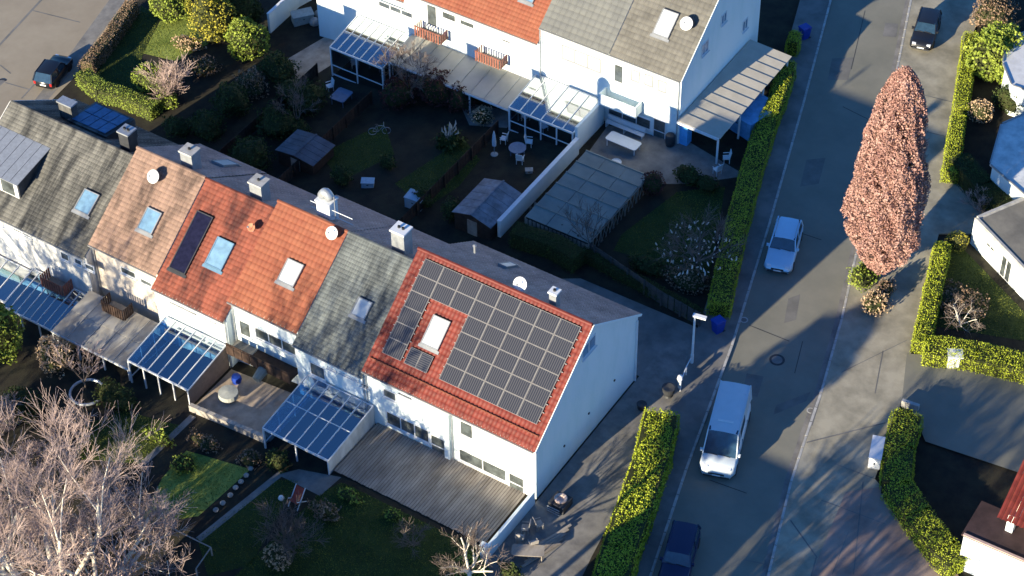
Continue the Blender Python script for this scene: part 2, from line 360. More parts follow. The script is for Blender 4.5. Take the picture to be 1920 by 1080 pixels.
for a, b, w_ in (((1700, 240), (1780, 260), .05), ((1690, 170), (1790, 195), .05), ((1655, 660), (1640, 740), .05), ((1560, 870), (1640, 900), .05), ((1540, 940), (1660, 985), .05), ((1590, 1000), (1560, 1080), .05)):
    sheet('pavement_joint', strip(gp(a, b), w_), .121, M_asph_old)
sheet('brown_pavement', gp((1585, 925), (1650, 915), (1790, 1072), (1830, 1130), (1500, 1130)), .116, mat('pinkish_brown_paving', (.24, .165, .135), .93, col2=(.36, .27, .225), scale=.5, bump=.2, detail=9))
# lawns and beds
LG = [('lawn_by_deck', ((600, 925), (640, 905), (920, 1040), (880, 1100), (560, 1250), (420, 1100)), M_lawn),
 ('lawn_mid', ((305, 895), (350, 845), (470, 880), (372, 968), (260, 985)), M_lawn_lit),
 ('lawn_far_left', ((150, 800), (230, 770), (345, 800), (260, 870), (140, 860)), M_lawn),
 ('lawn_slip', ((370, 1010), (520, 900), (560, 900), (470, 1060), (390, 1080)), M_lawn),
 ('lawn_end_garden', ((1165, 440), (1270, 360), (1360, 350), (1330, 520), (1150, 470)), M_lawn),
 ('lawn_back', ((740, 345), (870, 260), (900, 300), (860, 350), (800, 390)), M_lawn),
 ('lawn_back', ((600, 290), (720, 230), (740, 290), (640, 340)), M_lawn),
 ('lawn_left_garden', ((268, 100), (300, 40), (380, 30), (395, 80), (330, 115)), M_lawn_lit),
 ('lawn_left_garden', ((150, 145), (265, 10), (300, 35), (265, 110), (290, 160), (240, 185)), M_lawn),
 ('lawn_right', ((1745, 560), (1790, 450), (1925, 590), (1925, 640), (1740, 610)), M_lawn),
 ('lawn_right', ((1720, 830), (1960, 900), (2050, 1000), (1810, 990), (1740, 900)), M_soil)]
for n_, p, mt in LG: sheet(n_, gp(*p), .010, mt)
sheet('patio', gp((1140, 235), (1285, 262), (1400, 330), (1290, 345), (1190, 345), (1100, 290)), .010, M_conc)
sheet('patio', gp((540, 110), (625, 60), (640, 110), (560, 160)), .010, M_terr)
sheet('patio', gp((860, 190), (990, 215), (950, 240), (880, 235)), .014, M_conc)
sheet('patio', [(-24.1, -.1), (-17.5, -.1), (-17.5, -4.4), (-24.1, -4.4)], .010, M_terr)
sheet('garden_path', strip(gp((270, 868), (362, 780)), .5), .014, M_conc)
sheet('garden_path', strip(gp((372, 1012), (530, 885)), .5), .012, M_conc)
sheet('patio', gp((560, 880), (640, 895), (600, 930), (520, 890)), .014, M_conc)

# ================================================================ HOUSES
YR = 6.573
def tiled(name, x0, x1, ya, za, yb, zb, material, parent, cw=.30, ch=.36, amp=.035, seg=3, lift=.0):
    # courses of tiles from (ya, za) eave to (yb, zb) ridge; each tile a curved strip of its own
    L = math.hypot(yb-ya, zb-za); sy, sz = (yb-ya)/L, (zb-za)/L
    ny, nz = (-sz, sy) if sy > 0 else (sz, -sy)
    nc = max(1, round((x1-x0)/cw)); nr = max(1, round(L/ch)); cw = (x1-x0)/nc; ch = L/nr
    i, j, k = np.meshgrid(np.arange(nc), np.arange(nr), np.arange(seg), indexing='ij')
    i = i.ravel(); j = j.ravel(); k = k.ravel()
    def col(kk):
        t = kk/seg; return i*cw+cw*t*.97, amp*np.sin(np.pi*t)
    xa, ha = col(k); xb, hb = col(k+1)
    jit = rng.uniform(-.006, .006, size=(nc, nr)); jt = jit[i, j]
    s0 = j*ch-.03; s1 = (j+1)*ch
    lo = .06+jt+lift; hi = .012+lift
    def P(x, s, h): return np.stack([x0+x, ya+s*sy+h*ny, za+s*sz+h*nz], -1)
    top = np.stack([P(xa, s0, ha+lo), P(xb, s0, hb+lo), P(xb, s1, hb+hi), P(xa, s1, ha+hi)], 1)
    butt = np.stack([P(xa, s0, ha*0+lift), P(xb, s0, hb*0+lift), P(xb, s0, hb+lo), P(xa, s0, ha+lo)], 1)
    if sy < 0: top = top[:, ::-1]; butt = butt[:, ::-1]
    # weld the strips of a tile so that each tile is one island
    V = np.concatenate([top, butt], 0); n = nc*nr
    verts = V.reshape(-1, 3); q = np.round(verts*2000).astype(np.int64)
    tid = np.repeat(np.concatenate([i*nr+j, i*nr+j]), 4); key = np.concatenate([tid[:, None], q], 1)
    u, inv = np.unique(key, axis=0, return_inverse=True); inv = inv.ravel()
    co = np.zeros((len(u), 3)); co[inv] = verts
    me = bpy.data.meshes.new(name); me.vertices.add(len(u)); me.vertices.foreach_set('co', co.reshape(-1).astype(np.float32))
    nf = len(V); me.loops.add(nf*4); me.loops.foreach_set('vertex_index', inv.astype(np.int32))
    me.polygons.add(nf); me.polygons.foreach_set('loop_start', np.arange(0, nf*4, 4, dtype=np.int32)); me.polygons.foreach_set('loop_total', np.full(nf, 4, dtype=np.int32))
    me.materials.append(material); me.update(calc_edges=True)
    o = bpy.data.objects.new(name, me); COL.objects.link(o); child(o, parent); o['kind'] = 'stuff'; return o
class Roof:                            # local frame of a roof slope: x, s up the slope, n out of it
    def __init__(r, ya, za, yb, zb):
        r.o = Vector((0, ya, za)); r.L = math.hypot(yb-ya, zb-za); r.s = Vector((0, (yb-ya)/r.L, (zb-za)/r.L))
        r.n = Vector((1, 0, 0)).cross(r.s);
        if r.n.z < 0: r.n = -r.n
    def at(r, x, s, h=0): return Vector((x, 0, 0))+r.o+r.s*s+r.n*h
    def px(r, px, py, h=0.06):
        p = plane_hit(px, py, r.o+r.n*h, r.n); return p.x, (p-r.o-r.n*h).dot(r.s)
def house(label, x0, x1, ye, zr, slope, tile_m, back_m, zb, wall_m=None, y0=0.0, depth=12.5, yw=.12, zre=None, tw=.30, th=.36, amp=.035, left_gable=False, right_gable=False, ridge_m=None, base=None, name='terraced_house', joint=.012, ovf=.22):
    yr = y0+YR; gz = base if base is not None else min(zg(x0), zg(x1))
    ze = zr-slope*(yr-ye); zre = zre if zre is not None else zr-.68*(depth-YR)
    H = empty(name, ((x0+x1)/2, y0+yw, gz), label, 'house')
    wm = wall_m or M_white
    a, b = x0+joint, x1-joint; yf = ye+ovf; yk = y0+depth-.15; mb = MB()
    zf = ze+slope*(yf-ye)-.08; zk = zre+.02; zt = zr-.09
    sec = [(yf, gz-.3), (yk, gz-.3), (yk, zk), (yr, zt), (yf, zf)]
    i = 0; mb.v = [(a, y, z) for y, z in sec]+[(b, y, z) for y, z in sec]
    mb.f = [(4, 3, 2, 1, 0), (5, 6, 7, 8, 9)]+[(k, (k+1) % 5, (k+1) % 5+5, k+5) for k in range(5)]
    mb.build('wall', wm, H)
    gl = .10 if left_gable else -.02; gr = .10 if right_gable else -.02
    tiled('roof_tiles', x0-gl, x1+gr, ye, ze, yr, zr, tile_m, H, tw, th, amp)
    tiled('rear_roof_tiles', x0-gl, x1+gr, y0+depth+.1, zre-.05, yr, zr, back_m, H, .33, .40, .02, 2)
    # ridge caps, one by one
    n = max(1, round((x1-x0)/.42)); dx = (x1-x0)/n; cap = None
    for k in range(n):
        if cap is None:
            c = MB(); c.tube([(-dx*.52, 0, 0), (dx*.5, 0, .012)], [.125, .115], 7); o = c.build('ridge_tile', ridge_m or tile_m); cap = o.data
        else: o = bpy.data.objects.new('ridge_tile', cap); COL.objects.link(o)
        o.location = (x0+dx*(k+.5), yr, zr+.045); o.parent = H; o.matrix_parent_inverse = Matrix.Translation(-parent_origin(H))
    g = MB(); g.box(x0+.02, x1-.02, ye-.13, ye-.01, ze-.10, ze-.01); g.build('gutter', M_gutter, H)
    g = MB(); g.box(x0+.02, x1-.02, y0+depth+.1, y0+depth+.2, zre-.14, zre-.05); g.build('gutter', M_gutter, H)
    for gg, xx in ((left_gable, x0-.11), (right_gable, x1+.11)):
        if gg:
            v = MB()
            v.bar((xx, ye-.02, ze-.02), (xx, yr, zr), .05, .16); v.bar((xx, yr, zr), (xx, y0+depth+.1, zre-.05), .05, .16); v.build('verge_board', wm, H)
    R = Roof(ye, ze, yr, zr); RB = Roof(y0+depth+.1, zre-.05, yr, zr)
    return H, R, RB, yf, gz
def window(H, xa, xb, za, zb, y, panes=1, mt=None, name='window', bar=.07, fm=None):
    # frame proud of the wall with recessed panes behind it (wall faces -Y)
    f = MB(); f.box(xa, xb, y-.05, y+.02, za, za+bar); f.box(xa, xb, y-.05, y+.02, zb-bar, zb)
    n = panes; wdt = (xb-xa-bar)/n
    for k in range(n+1): f.box(xa+k*wdt, xa+k*wdt+bar, y-.048, y+.02, za+bar, zb-bar)
    F = f.build(name, fm or M_frame, H)
    for k in range(n):
        p = MB(); p.box(xa+k*wdt+bar, xa+(k+1)*wdt, y-.02, y-.004, za+bar, zb-bar); p.build('pane', mt or M_pane, F)
    s = MB(); s.box(xa-.06, xb+.06, y-.14, y-.052, za-.06, za-.005); s.build('sill', M_frame, F)
    return F
def wpx(H, y, tl, br, **k):
    a, b = PY(*tl, y-.03), PY(*br, y-.03); return window(H, a.x, b.x, b.z, a.z, y, **k)
def door(H, xa, xb, za, zb, y, mt=None):
    f = MB(); f.box(xa, xa+.08, y-.05, y+.02, za, zb); f.box(xb-.08, xb, y-.05, y+.02, za, zb)
    f.box(xa+.08, xb-.08, y-.05, y+.02, zb-.08, zb); f.box(xa+.08, xb-.08, y-.05, y+.02, za, za+.1); zm = za+(zb-za)*.48; f.box(xa+.08, xb-.08, y-.045, y+.02, zm-.04, zm+.04)
    F = f.build('door', M_frame, H)
    for z0, z1 in ((za+.1, zm-.04), (zm+.04, zb-.08)):
        p = MB(); p.box(xa+.08, xb-.08, y-.02, y-.004, z0, z1); p.build('pane', mt or M_pane, F)
    p = MB(); p.box(xb-.2, xb-.1, y-.10, y-.05, zm+.05, zm+.09); p.build('handle', M_galv, F)
    return F
def skylight(H, R, x0, x1, s0, s1, mt, frame=None, hgt=.22):
    f = MB(); fr = frame or M_gutter; b = .07
    def bx(mb, xa, xb, sa, sb, h0, h1):
        c = R.at((xa+xb)/2, (sa+sb)/2, (h0+h1)/2); mb.obox(c, (1, 0, 0), R.s, R.n, (xb-xa)/2, (sb-sa)/2, (h1-h0)/2)
    bx(f, x0, x1, s0, s0+b, 0, hgt); bx(f, x0, x1, s1-b, s1, 0, hgt); bx(f, x0, x0+b, s0+b, s1-b, 0, hgt); bx(f, x1-b, x1, s0+b, s1-b, 0, hgt)
    bx(f, x0-.12, x1+.12, s0-.22, s0-.01, .10, .125)
    F = f.build('skylight', fr, H); p = MB(); bx(p, x0+b, x1-b, s0+b, s1-b, .12, hgt-.03); p.build('pane', mt, F); return F
def sky_px(H, R, pts, mt, frame=None):
    q = [R.px(*p, .1) for p in pts]; xs = sorted(p[0] for p in q); ss = sorted(p[1] for p in q)
    return skylight(H, R, (xs[0]+xs[1])/2, (xs[2]+xs[3])/2, (ss[0]+ss[1])/2, (ss[2]+ss[3])/2, mt, frame)
def dish(H, c, r=.42, face=(-.35, -.9, .35), mt=None):
    # bowl pointing south, on a bent arm
    c = Vector(c); f = Vector(face).normalized(); m_ = MB()
    pr = [(0.001, -.10), (r*.35, -.085), (r*.7, -.05), (r, 0), (r*.985, .02), (r*.7, -.03), (r*.3, -.07), (0.001, -.08)]
    m_.lathe(c, pr, 20, f); D_ = m_.build('satellite_dish', mt or M_plastic_w, H, smooth=True)
    a = MB(); a.tube([c-f*.1, c-f*.18+Vector((0, 0, -.25)), c+Vector((0, .15, -r-.55))], .03, 6); a.tube([c+Vector((0, 0, -r*.9)), c+f*.42], .018, 5)
    a.box(c.x+f.x*.42-.05, c.x+f.x*.42+.05, c.y+f.y*.42-.05, c.y+f.y*.42+.05, c.z+f.z*.42-.05, c.z+f.z*.42+.05); a.build('dish_arm', M_galv, D_); return D_
def dish_on(H, R, px, py, r=.45, mt=None):
    x, s = R.px(px, py, .55); return dish(H, R.at(x, s, .55), r, (0, -.75, .65), mt)
def chimney(H, x, y, ztop, zbot, w=.8, d=.7, mt=None, capm=None, pots=2, cowl=False):
    c = MB(); c.box(x-w/2, x+w/2, y-d/2, y+d/2, zbot, ztop-.12); Cc = c.build('chimney', mt or M_galv, H)
    k = MB(); k.box(x-w/2-.07, x+w/2+.07, y-d/2-.07, y+d/2+.07, ztop-.12, ztop); k.build('chimney_cap', capm or M_kerb, Cc)
    for i in range(pots):
        p = MB(); p.lathe((x+(i-(pots-1)/2)*.32, y, ztop), [(.10, 0), (.10, .13), (.075, .13), (.075, .02)], 10); p.build('flue_pot', M_dark, Cc)
    if cowl:
        p = MB(); p.tube([(x-.35+.7*t, y, ztop+.1+.42*math.sin(math.pi*t)) for t in [i/8 for i in range(9)]], .32, 10); p.build('cowl', M_galv, Cc, smooth=True)
    f = MB(); f.box(x-w/2-.12, x+w/2+.12, y-d/2-.14, y+d/2+.14, zbot, zbot+.05); f.build('flashing', M_gutter, Cc)
    return Cc
def downpipe(H, x, y, z0, z1):
    p = MB(); p.tube([(x, y, z1), (x, y+.0, z0)], .045, 6); p.build('downpipe', M_galv, H)
XS = [0, -12.9, -18.45, -24.15, -30.3, -36.25, -47.85]
# ---- end house with the photovoltaic roof
HS, RS, RSB, ywS, gS = house('white end house with red roof carrying solar panels', XS[1], XS[0], -.12, 9.9, .78, M_tile_red, M_backroof, 0, zre=5.81, right_gable=True, tw=.28, th=.38, amp=.05, base=-.27)
PW, PH = 1.442, 1.092; PX0, PS0 = -12.06, 1.42+.15
pvmesh = {}
def pv(x0, s0, w_, h_, mt, key):
    if key not in pvmesh:
        f = MB(); t = .019
        f.box(0, w_, 0, t, 0, .04); f.box(0, w_, h_-t, h_, 0, .04); f.box(0, t, t, h_-t, 0, .04); f.box(w_-t, w_, t, h_-t, 0, .04)
        c = MB(); c.box(t, w_-t, t, h_-t, .005, .032)
        fo = f.build('solar_panel', M_pvframe); co = c.build('cell_sheet', mt); pvmesh[key] = (fo.data, co.data)
        bpy.data.objects.remove(fo); bpy.data.objects.remove(co)
    a, b = pvmesh[key]
    rot = Matrix((( 1, RS.s.x, RS.n.x), (0, RS.s.y, RS.n.y), (0, RS.s.z, RS.n.z))).to_4x4()
    o = bpy.data.objects.new('solar_panel', a); COL.objects.link(o)
    o.location = RS.at(x0, s0, .15); o.rotation_euler = rot.to_euler(); child(o, HS)
    c = bpy.data.objects.new('cell_sheet', b); COL.objects.link(c); c.parent = o
M_pvframe = mat('pale_aluminium_frame', (.34, .325, .31), .4, .06, metal=.2)
for r in range(6):
    for c in range(8):
        if r < 4 and c in (1, 2): continue
        pv(PX0+c*PW, PS0+r*PH, PW-.02, PH-.02, M_pv, 'a')
for k in range(2): pv(PX0+PW*1.17+k*.86, PS0-.02, .83, 1.12, M_pvh, 'b')
mb = MB()
for r in range(6):
    for q in (.25, .75):
        for xa, xb in (((PX0-.12, PX0+8*PW+.12),) if r > 3 else ((PX0-.12, PX0+PW+.1), (PX0+3*PW-.1, PX0+8*PW+.12))):
            mb.obox(RS.at((xa+xb)/2, PS0+(r+q)*PH, .12), (1, 0, 0), RS.s, RS.n, (xb-xa)/2, .025, .025)
mb.build('mounting_rail', M_pvframe, HS)
sky_px(HS, RS, [(812, 590), (846, 603), (822, 658), (790, 645)], M_panelite)
# raised snow-guard course near the eave; orange puts sunlit highlights into its colour
mb = MB()
for k in range(34):
    x = XS[1]+.25+k*(12.5/33); mb.obox(RS.at(x, .95, .12), (1, 0, 0), RS.s, RS.n, .03, .05, .05)
mb.obox(RS.at(-6.45, .95, .15), (1, 0, 0), RS.s, RS.n, 6.3, .03, .02)
mb.build('snow_guard', M_tile_or, HS)
dish(HS, PY(975, 533, YR+.5), .48, (.0, -.8, .6))
c = PY(1040, 545, YR+.75); chimney(HS, c.x, YR+.75, c.z, 8.4, .5, .5, M_galv, M_frame, 1)
sky_px(HS, RSB, [(936, 495), (958, 493), (970, 500), (945, 504)], M_panelite)
p = MB(); q = PY(890, 461, YR+1.6); p.lathe((q.x, YR+1.6, q.z-.6), [(.08, 0), (.08, .6), (.14, .62), (.02, .7)], 8); p.build('vent_pipe', M_gutter, HS)
def zs(x, y): return 680+x/3.856, 680+y/3.856     # facade points measured on an enlarged crop
yS = ywS
for tl, br, k in (((145, 180), (245, 285), 1), ((262, 215), (350, 262), 1), ((495, 312), (580, 368), 1), ((700, 410), (800, 560), 1), ((955, 535), (1020, 575), 1), ((1085, 600), (1150, 640), 1)):
    wpx(HS, yS, zs(*tl), zs(*br), panes=k)
wpx(HS, yS, zs(168, 345), zs(484, 585), panes=3); wpx(HS, yS, zs(695, 615), zs(1042, 865), panes=2)
a, b = PY(*zs(490, 508), yS), PY(*zs(612, 700), yS); door(HS, a.x, b.x, b.z, a.z, yS)
a, b = PY(*zs(1055, 785), yS), PY(*zs(1172, 965), yS); door(HS, a.x, b.x, b.z, a.z, yS)
for tl, br in (((262, 270), (615, 520)), ((812, 500), (1140, 760))):
    a, b = PY(*zs(*tl), yS-.1), PY(*zs(*br), yS-.1)
    za, zb = 2.35, 3.3
    mb = MB(); mb.box(a.x, b.x, yS-.13, yS+.01, za, zb)
    mb.build('facade_panel', M_white, HS)
mb = MB(); mb.box(-6.75, -6.35, yS-.22, yS+.01, -.3, 4.2); mb.build('pilaster', M_white, HS)
downpipe(HS, -6.2, yS-.08, 0, 4.6); downpipe(HS, -12.75, yS-.08, -.2, 4.4)
# gable window, vents and lamp on the blue-shaded gable wall
def gable_window(H, x, ya, yb, za, zb):
    f = MB(); b = .07; f.box(x-.02, x+.05, ya, yb, za, za+b); f.box(x-.02, x+.05, ya, yb, zb-b, zb)
    for y in (ya, (ya+yb)/2-b/2, yb-b): f.box(x-.02, x+.048, y, y+b, za+b, zb-b)
    F = f.build('window', M_frame, H)
    for y0_, y1_ in ((ya+b, (ya+yb)/2-b/2), ((ya+yb)/2+b/2, yb-b)):
        p = MB(); p.box(x+.004, x+.02, y0_, y1_, za+b, zb-b); p.build('pane', M_paneblue, F)
    s = MB(); s.box(x+.052, x+.16, ya-.05, yb+.05, za-.05, za-.005); s.build('sill', M_frame, F)
a = PX(1091, 676, 0); b = PX(1116, 652, 0)
gable_window(HS, -.012, a.y, b.y, a.z, a.z+1.05)
for q in ((1152, 713), (1104, 775), (1058, 836)):
    p = PX(*q, 0); mb = MB(); mb.lathe((-.012, p.y, p.z), [(.09, 0), (.09, .05), (.03, .06)], 10, (1, 0, 0)); mb.build('wall_vent', M_dark, HS)
mb = MB(); mb.box(-.012, .12, 12.1, 12.2, .0, 5.6); mb.build('corner_trim', M_frame, HS)
# ---- the neighbours
HB, RB_, RBB, ywB, gB = house('white house with blue-grey slate roof beside the solar house', XS[2], XS[1], -.1, 8.55, .68, M_slate, M_backroof, 0, tw=.2, th=.28, amp=.006, base=-1.0)
sky_px(HB, RB_, [(671, 556), (698, 567), (686, 602), (660, 590)], M_panelite)
wpx(HB, ywB, (580, 677), (611, 714), panes=1); wpx(HB, ywB, (613, 687), (631, 698)); wpx(HB, ywB, (637, 697), (672, 716), panes=2); wpx(HB, ywB, (676, 716), (692, 730))
downpipe(HB, -12.98, ywB-.1, -.5, 3.9)
c = PY(752, 428, YR+.9); chimney(HB, c.x, YR+.9, c.z, 7.2, 1.0, .9, M_galv, M_frame, 2)
HC, RC, RCB, ywC, gC = house('bright orange tiled house with recessed loggia', XS[3], XS[2], .5, 8.57, .68, M_tile_or, M_backroof, 0, wall_m=M_white, ovf=.3, tw=.33, th=.42, amp=.055, base=-1.6)
sky_px(HC, RC, [(540, 483), (570, 498), (551, 541), (521, 526)], M_panelite)
dish_on(HC, RC, 622, 437, .45)
c = PY(612, 372, YR+1.1); chimney(HC, c.x, YR+1.1, c.z, 7.2, 1.05, .9, M_frame, M_frame, 0, cowl=True)
mb = MB()
for z in (7.9, 8.4, 8.9): mb.tube([(c.x-1.2, YR+.9, z), (c.x+2.2, YR+.9, z)], .03, 5)
mb.tube([(c.x+.8, YR+.9, 7.0), (c.x+.8, YR+.9, 10.2)], .035, 6); mb.build('antenna', M_galv, HC)
wpx(HC, ywC, (447, 598), (472, 636), panes=1); wpx(HC, ywC, (477, 612), (556, 668), panes=3)
mb = MB(); a = PY(436, 652, ywC-1.2)
mb.box(XS[3]+.2, XS[3]+1.9, ywC-1.25, ywC-.02, .55, .7); mb.build('balcony_floor', M_conc, HC)
for k in range(8):
    mb = MB(); xk = XS[3]+.25+k*.66; mb.box(xk, xk+.6, ywC-1.32, ywC-1.27, .5, 1.35); mb.build('balcony_board', M_wood_dk, HC)
mb = MB(); mb.box(XS[3]+1.9, XS[2]-.3, ywC-1.25, ywC-.02, .55, .66); mb.box(XS[3]+.2, XS[2]-.3, ywC-1.27, ywC-1.2, 1.35, 1.42); mb.build('balcony_rail', M_wood_dk, HC)
downpipe(HC, XS[3]+.12, ywC-.1, -1.4, 3.9)
HD, RD, RDB, ywD, gD = house('dark-streaked red tiled house with black roof collector', XS[4], XS[3], -.1, 7.62, .70, M_tile_dkred, M_backroof, 0, tw=.30, th=.34, amp=.035, base=-2.2)
q = [RD.px(*p) for p in ((371, 396), (401, 407), (350, 515), (317, 504))]
skylight(HD, RD, (q[0][0]+q[3][0])/2, (q[1][0]+q[2][0])/2, (q[2][1]+q[3][1])/2, (q[0][1]+q[1][1])/2, M_thermal, M_dark)
sky_px(HD, RD, [(408, 444), (441, 457), (415, 509), (385, 495)], M_paneblue, mat('blue_grey_flashing', (.12, .22, .32), .4, .1))
dish_on(HD, RD, 471, 426, .30, mat('terracotta_dish', (.42, .16, .09), .6, .1))
c = PY(485, 338, YR+1.0); chimney(HD, c.x, YR+1.0, c.z, 6.3, 1.0, .9, M_galv, M_kerb, 1)
wpx(HD, ywD, (318, 565), (368, 590), panes=2); wpx(HD, ywD, (375, 592), (405, 607), panes=1)
downpipe(HD, XS[3]-.1, ywD-.1, -2.0, 2.9)
HE, RE, REB, ywE, gE = house('cream house with faded pinkish tiled roof', XS[5], XS[4], .55, 7.7, .70, M_tile_pink, M_backroof, 0, wall_m=M_cream, ovf=.3, tw=.28, th=.33, amp=.035, base=-2.85)
sky_px(HE, RE, [(277, 388), (305, 400), (285, 441), (258, 429)], M_paneblue)
dish_on(HE, RE, 287, 331, .48)
c = PY(355, 280, YR+1.0); chimney(HE, c.x, YR+1.0, c.z, 6.3, 1.0, .9, M_galv, M_kerb, 1)
wpx(HE, ywE, (225, 498), (256, 524), panes=1); wpx(HE, ywE, (262, 520), (286, 540), panes=1)
sky_px(HE, REB, [(403, 304), (423, 300), (442, 308), (420, 316)], M_panelite)
downpipe(HE, XS[5]+.12, ywE-.1, -2.8, 3.6)
HF, RF, RFB, ywF, gF = house('leftmost double house with shade-streaked grey slate roof', XS[6], XS[5], -.1, 6.65, .60, M_slate_streak, M_slate_streak, 0, wall_m=M_white_old, tw=.22, th=.30, amp=.006, base=-4.0, left_gable=True)
sky_px(HF, RF, [(158, 353), (187, 366), (167, 407), (141, 393)], M_paneblue)
c = PY(237, 243, YR+.9); chimney(HF, c.x, YR+.9, c.z, 5.4, .85, .85, M_dark, M_galv, 2)
c = PY(125, 190, YR+1.6); chimney(HF, c.x, YR+1.6, c.z, 4.6, 1.2, .6, M_slate_streak, M_galv, 0)
for tl, br, k in (((112, 470), (131, 492), 1), ((138, 482), (155, 500), 1), ((158, 492), (178, 511), 1), ((22, 425), (60, 448), 2), ((0, 418), (18, 430), 1)):
    wpx(HF, ywF, tl, br, panes=k)
# front dormer of the leftmost house
a = RF.px(33, 258); b = RF.px(90, 285)
xa, xb = a[0]-2.2, b[0]-.1; top = RF.at(0, (a[1]+b[1])/2+.2); yt, zt = top.y, top.z+.05; yfr = yt-3.6; zfr = zt-.75
mb = MB(); zb_ = lambda y: RF.o.z+(y-RF.o.y)*RF.s.z/RF.s.y
i = len(mb.v); mb.hexa([(xa, yfr+.2, zb_(yfr+.2)-.1), (xb, yfr+.2, zb_(yfr+.2)-.1), (xb, yt-.2, zt-.3), (xa, yt-.2, zt-.3), (xa, yfr+.2, zfr-.05), (xb, yfr+.2, zfr-.05), (xb, yt-.2, zt-.08), (xa, yt-.2, zt-.08)])
DM = mb.build('dormer', M_slate_streak, HF)
n = 7
for k in range(n):
    x_ = xa-.15+k*(xb-xa+.3)/n; mb = MB(); w_ = (xb-xa+.3)/n
    mb.hexa([(x_, yfr, zfr), (x_+w_-.04, yfr, zfr), (x_+w_-.04, yt+.05, zt), (x_, yt+.05, zt), (x_, yfr, zfr+.05), (x_+w_-.04, yfr, zfr+.05), (x_+w_-.04, yt+.05, zt+.05), (x_, yt+.05, zt+.05)])
    mb.build('roof_sheet', M_galv, DM)
f = MB(); f.box(xa+.05, xb-.05, yfr+.12, yfr+.18, zb_(yfr)+.05, zfr-.06); f.build('dormer_front', M_frame, DM)
f = MB()
for k in range(3): f.box(xa+.2+k*(xb-xa)/3.1, xa+(k+.85)*(xb-xa)/3.1, yfr+.08, yfr+.115, zb_(yfr)+.25, zfr-.15)
f.build('pane', M_pane, DM)
# rear dormer with blue sheets
a = PY(130, 195, YR+1.2); mb = MB(); x0_, x1_ = PY(128, 190, YR+2).x+.6, PY(205, 230, YR+2).x+.5
yd0, yd1 = YR+1.0, YR+4.0
mb.hexa([(x0_, yd0, 5.2), (x1_, yd0, 5.2), (x1_, yd1, 3.4), (x0_, yd1, 3.4), (x0_, yd0, 6.2), (x1_, yd0, 6.2), (x1_, yd1, 5.7), (x0_, yd1, 5.7)])
DR = mb.build('rear_dormer', M_slate_streak, HF)
for k in range(4):
    for j in range(2):
        w_ = (x1_-x0_-.5)/4; mb = MB(); xx = x0_+.25+k*w_; ya_ = yd0+.25+j*1.3; yb_ = ya_+1.22
        zz = lambda y: 6.2-(y-yd0)/(yd1-yd0)*.5+.02
        mb.hexa([(xx, ya_, zz(ya_)), (xx+w_-.07, ya_, zz(ya_)), (xx+w_-.07, yb_, zz(yb_)), (xx, yb_, zz(yb_)), (xx, ya_, zz(ya_)+.05), (xx+w_-.07, ya_, zz(ya_)+.05), (xx+w_-.07, yb_, zz(yb_)+.05), (xx, yb_, zz(yb_)+.05)])
        mb.build('roof_glazing', M_tarp, DR)
# ---- back row
Y2 = 34.26
HG, RG, RGB_, ywG, gG = house('white end house with grey-brown shingle roof across the gardens', -15.2, -9.3, Y2-.1, 11.4, .80, M_slate_top, M_slate_top, 0, y0=Y2, depth=12.3, zre=6.8, right_gable=True, tw=.40, th=.42, amp=.008, base=-.55)
sky_px(HG, RG, [(1246, 17), (1275, 27), (1252, 73), (1221, 63)], M_panelite)
dish_on(HG, RG, 1287, 44, .5)
HH, RH, RHB, ywH, gH = house('white terraced house with plain grey roof', -21.2, -15.2, Y2-.1, 11.4, .80, M_slate_plain, M_slate_plain, 0, y0=Y2, depth=12.3, zre=6.8, tw=.5, th=.5, amp=.004, base=-1.3)
HI, RI, RIB, ywI, gI = house('white house with bright orange-red tiled roof in back row', -33.4, -21.2, Y2-.3, 9.6, .72, M_tile_or, M_tile_or, 0, y0=Y2, depth=12.3, tw=.30, th=.34, amp=.04, base=-2.6)
HJ, RJ, RJB, ywJ, gJ = house('white house with orange roof at far end of back row', -42.2, -33.4, Y2-.1, 8.2, .70, M_tile_or, M_tile_or, 0, y0=Y2, depth=12.3, tw=.30, th=.34, amp=.04, base=-3.9)
sky_px(HI, RI, [(978, -8), (1004, -4), (1000, 6), (974, 1)], M_paneblue)
def z3(x, y): return 960+x/3.6, y/3.6
def z2(x, y): return 480+x/3.6, y/3.6
wpx(HH, ywH, z3(335, 300), z3(600, 495), panes=3, mt=M_panelite, fm=M_gutter)
for x_, y_ in ((805, 465), (895, 495), (985, 535)): wpx(HG, ywG, z3(x_, y_), z3(x_+55, y_+95), mt=M_panelite, fm=M_gutter)
wpx(HG, ywG, z3(690, 425), z3(750, 570), mt=M_pane)
wpx(HG, ywG, z3(650, 700), z3(935, 880), panes=3)
a, b = PY(*z3(955, 790), ywG), PY(*z3(1035, 975), ywG); door(HG, a.x, b.x, b.z, a.z, ywG)
a, b = PY(*z3(590, 590), ywG-.9), PY(*z3(830, 745), ywG-.9)
def balcony(H, x0, x1, z0, z1, y, mt=M_white, d=1.0, th=.09):
    mb = MB(); mb.box(x0, x1, y-d, y-d+th, z0, z1); mb.box(x0, x0+th, y-d+th, y-.02, z0, z1); mb.box(x1-th, x1, y-d+th, y-.02, z0, z1); mb.box(x0+th, x1-th, y-d+th, y-.02, z0, z0+.12)
    return mb.build('balcony', mt, H)
balcony(HG, a.x, b.x+.1, 1.75, 2.75, ywG)
for tl, br, k in (((825, 0), (1060, 130), 3), ((1255, 70), (1350, 155), 1), ((1375, 125), (1475, 200), 1), ((1150, 20), (1225, 190), 1), ((1655, 255), (1720, 300), 1), ((1735, 285), (1800, 325), 1), ((1815, 315), (1872, 350), 1)):
    wpx(HI, ywI, z2(*tl), z2(*br), panes=k)
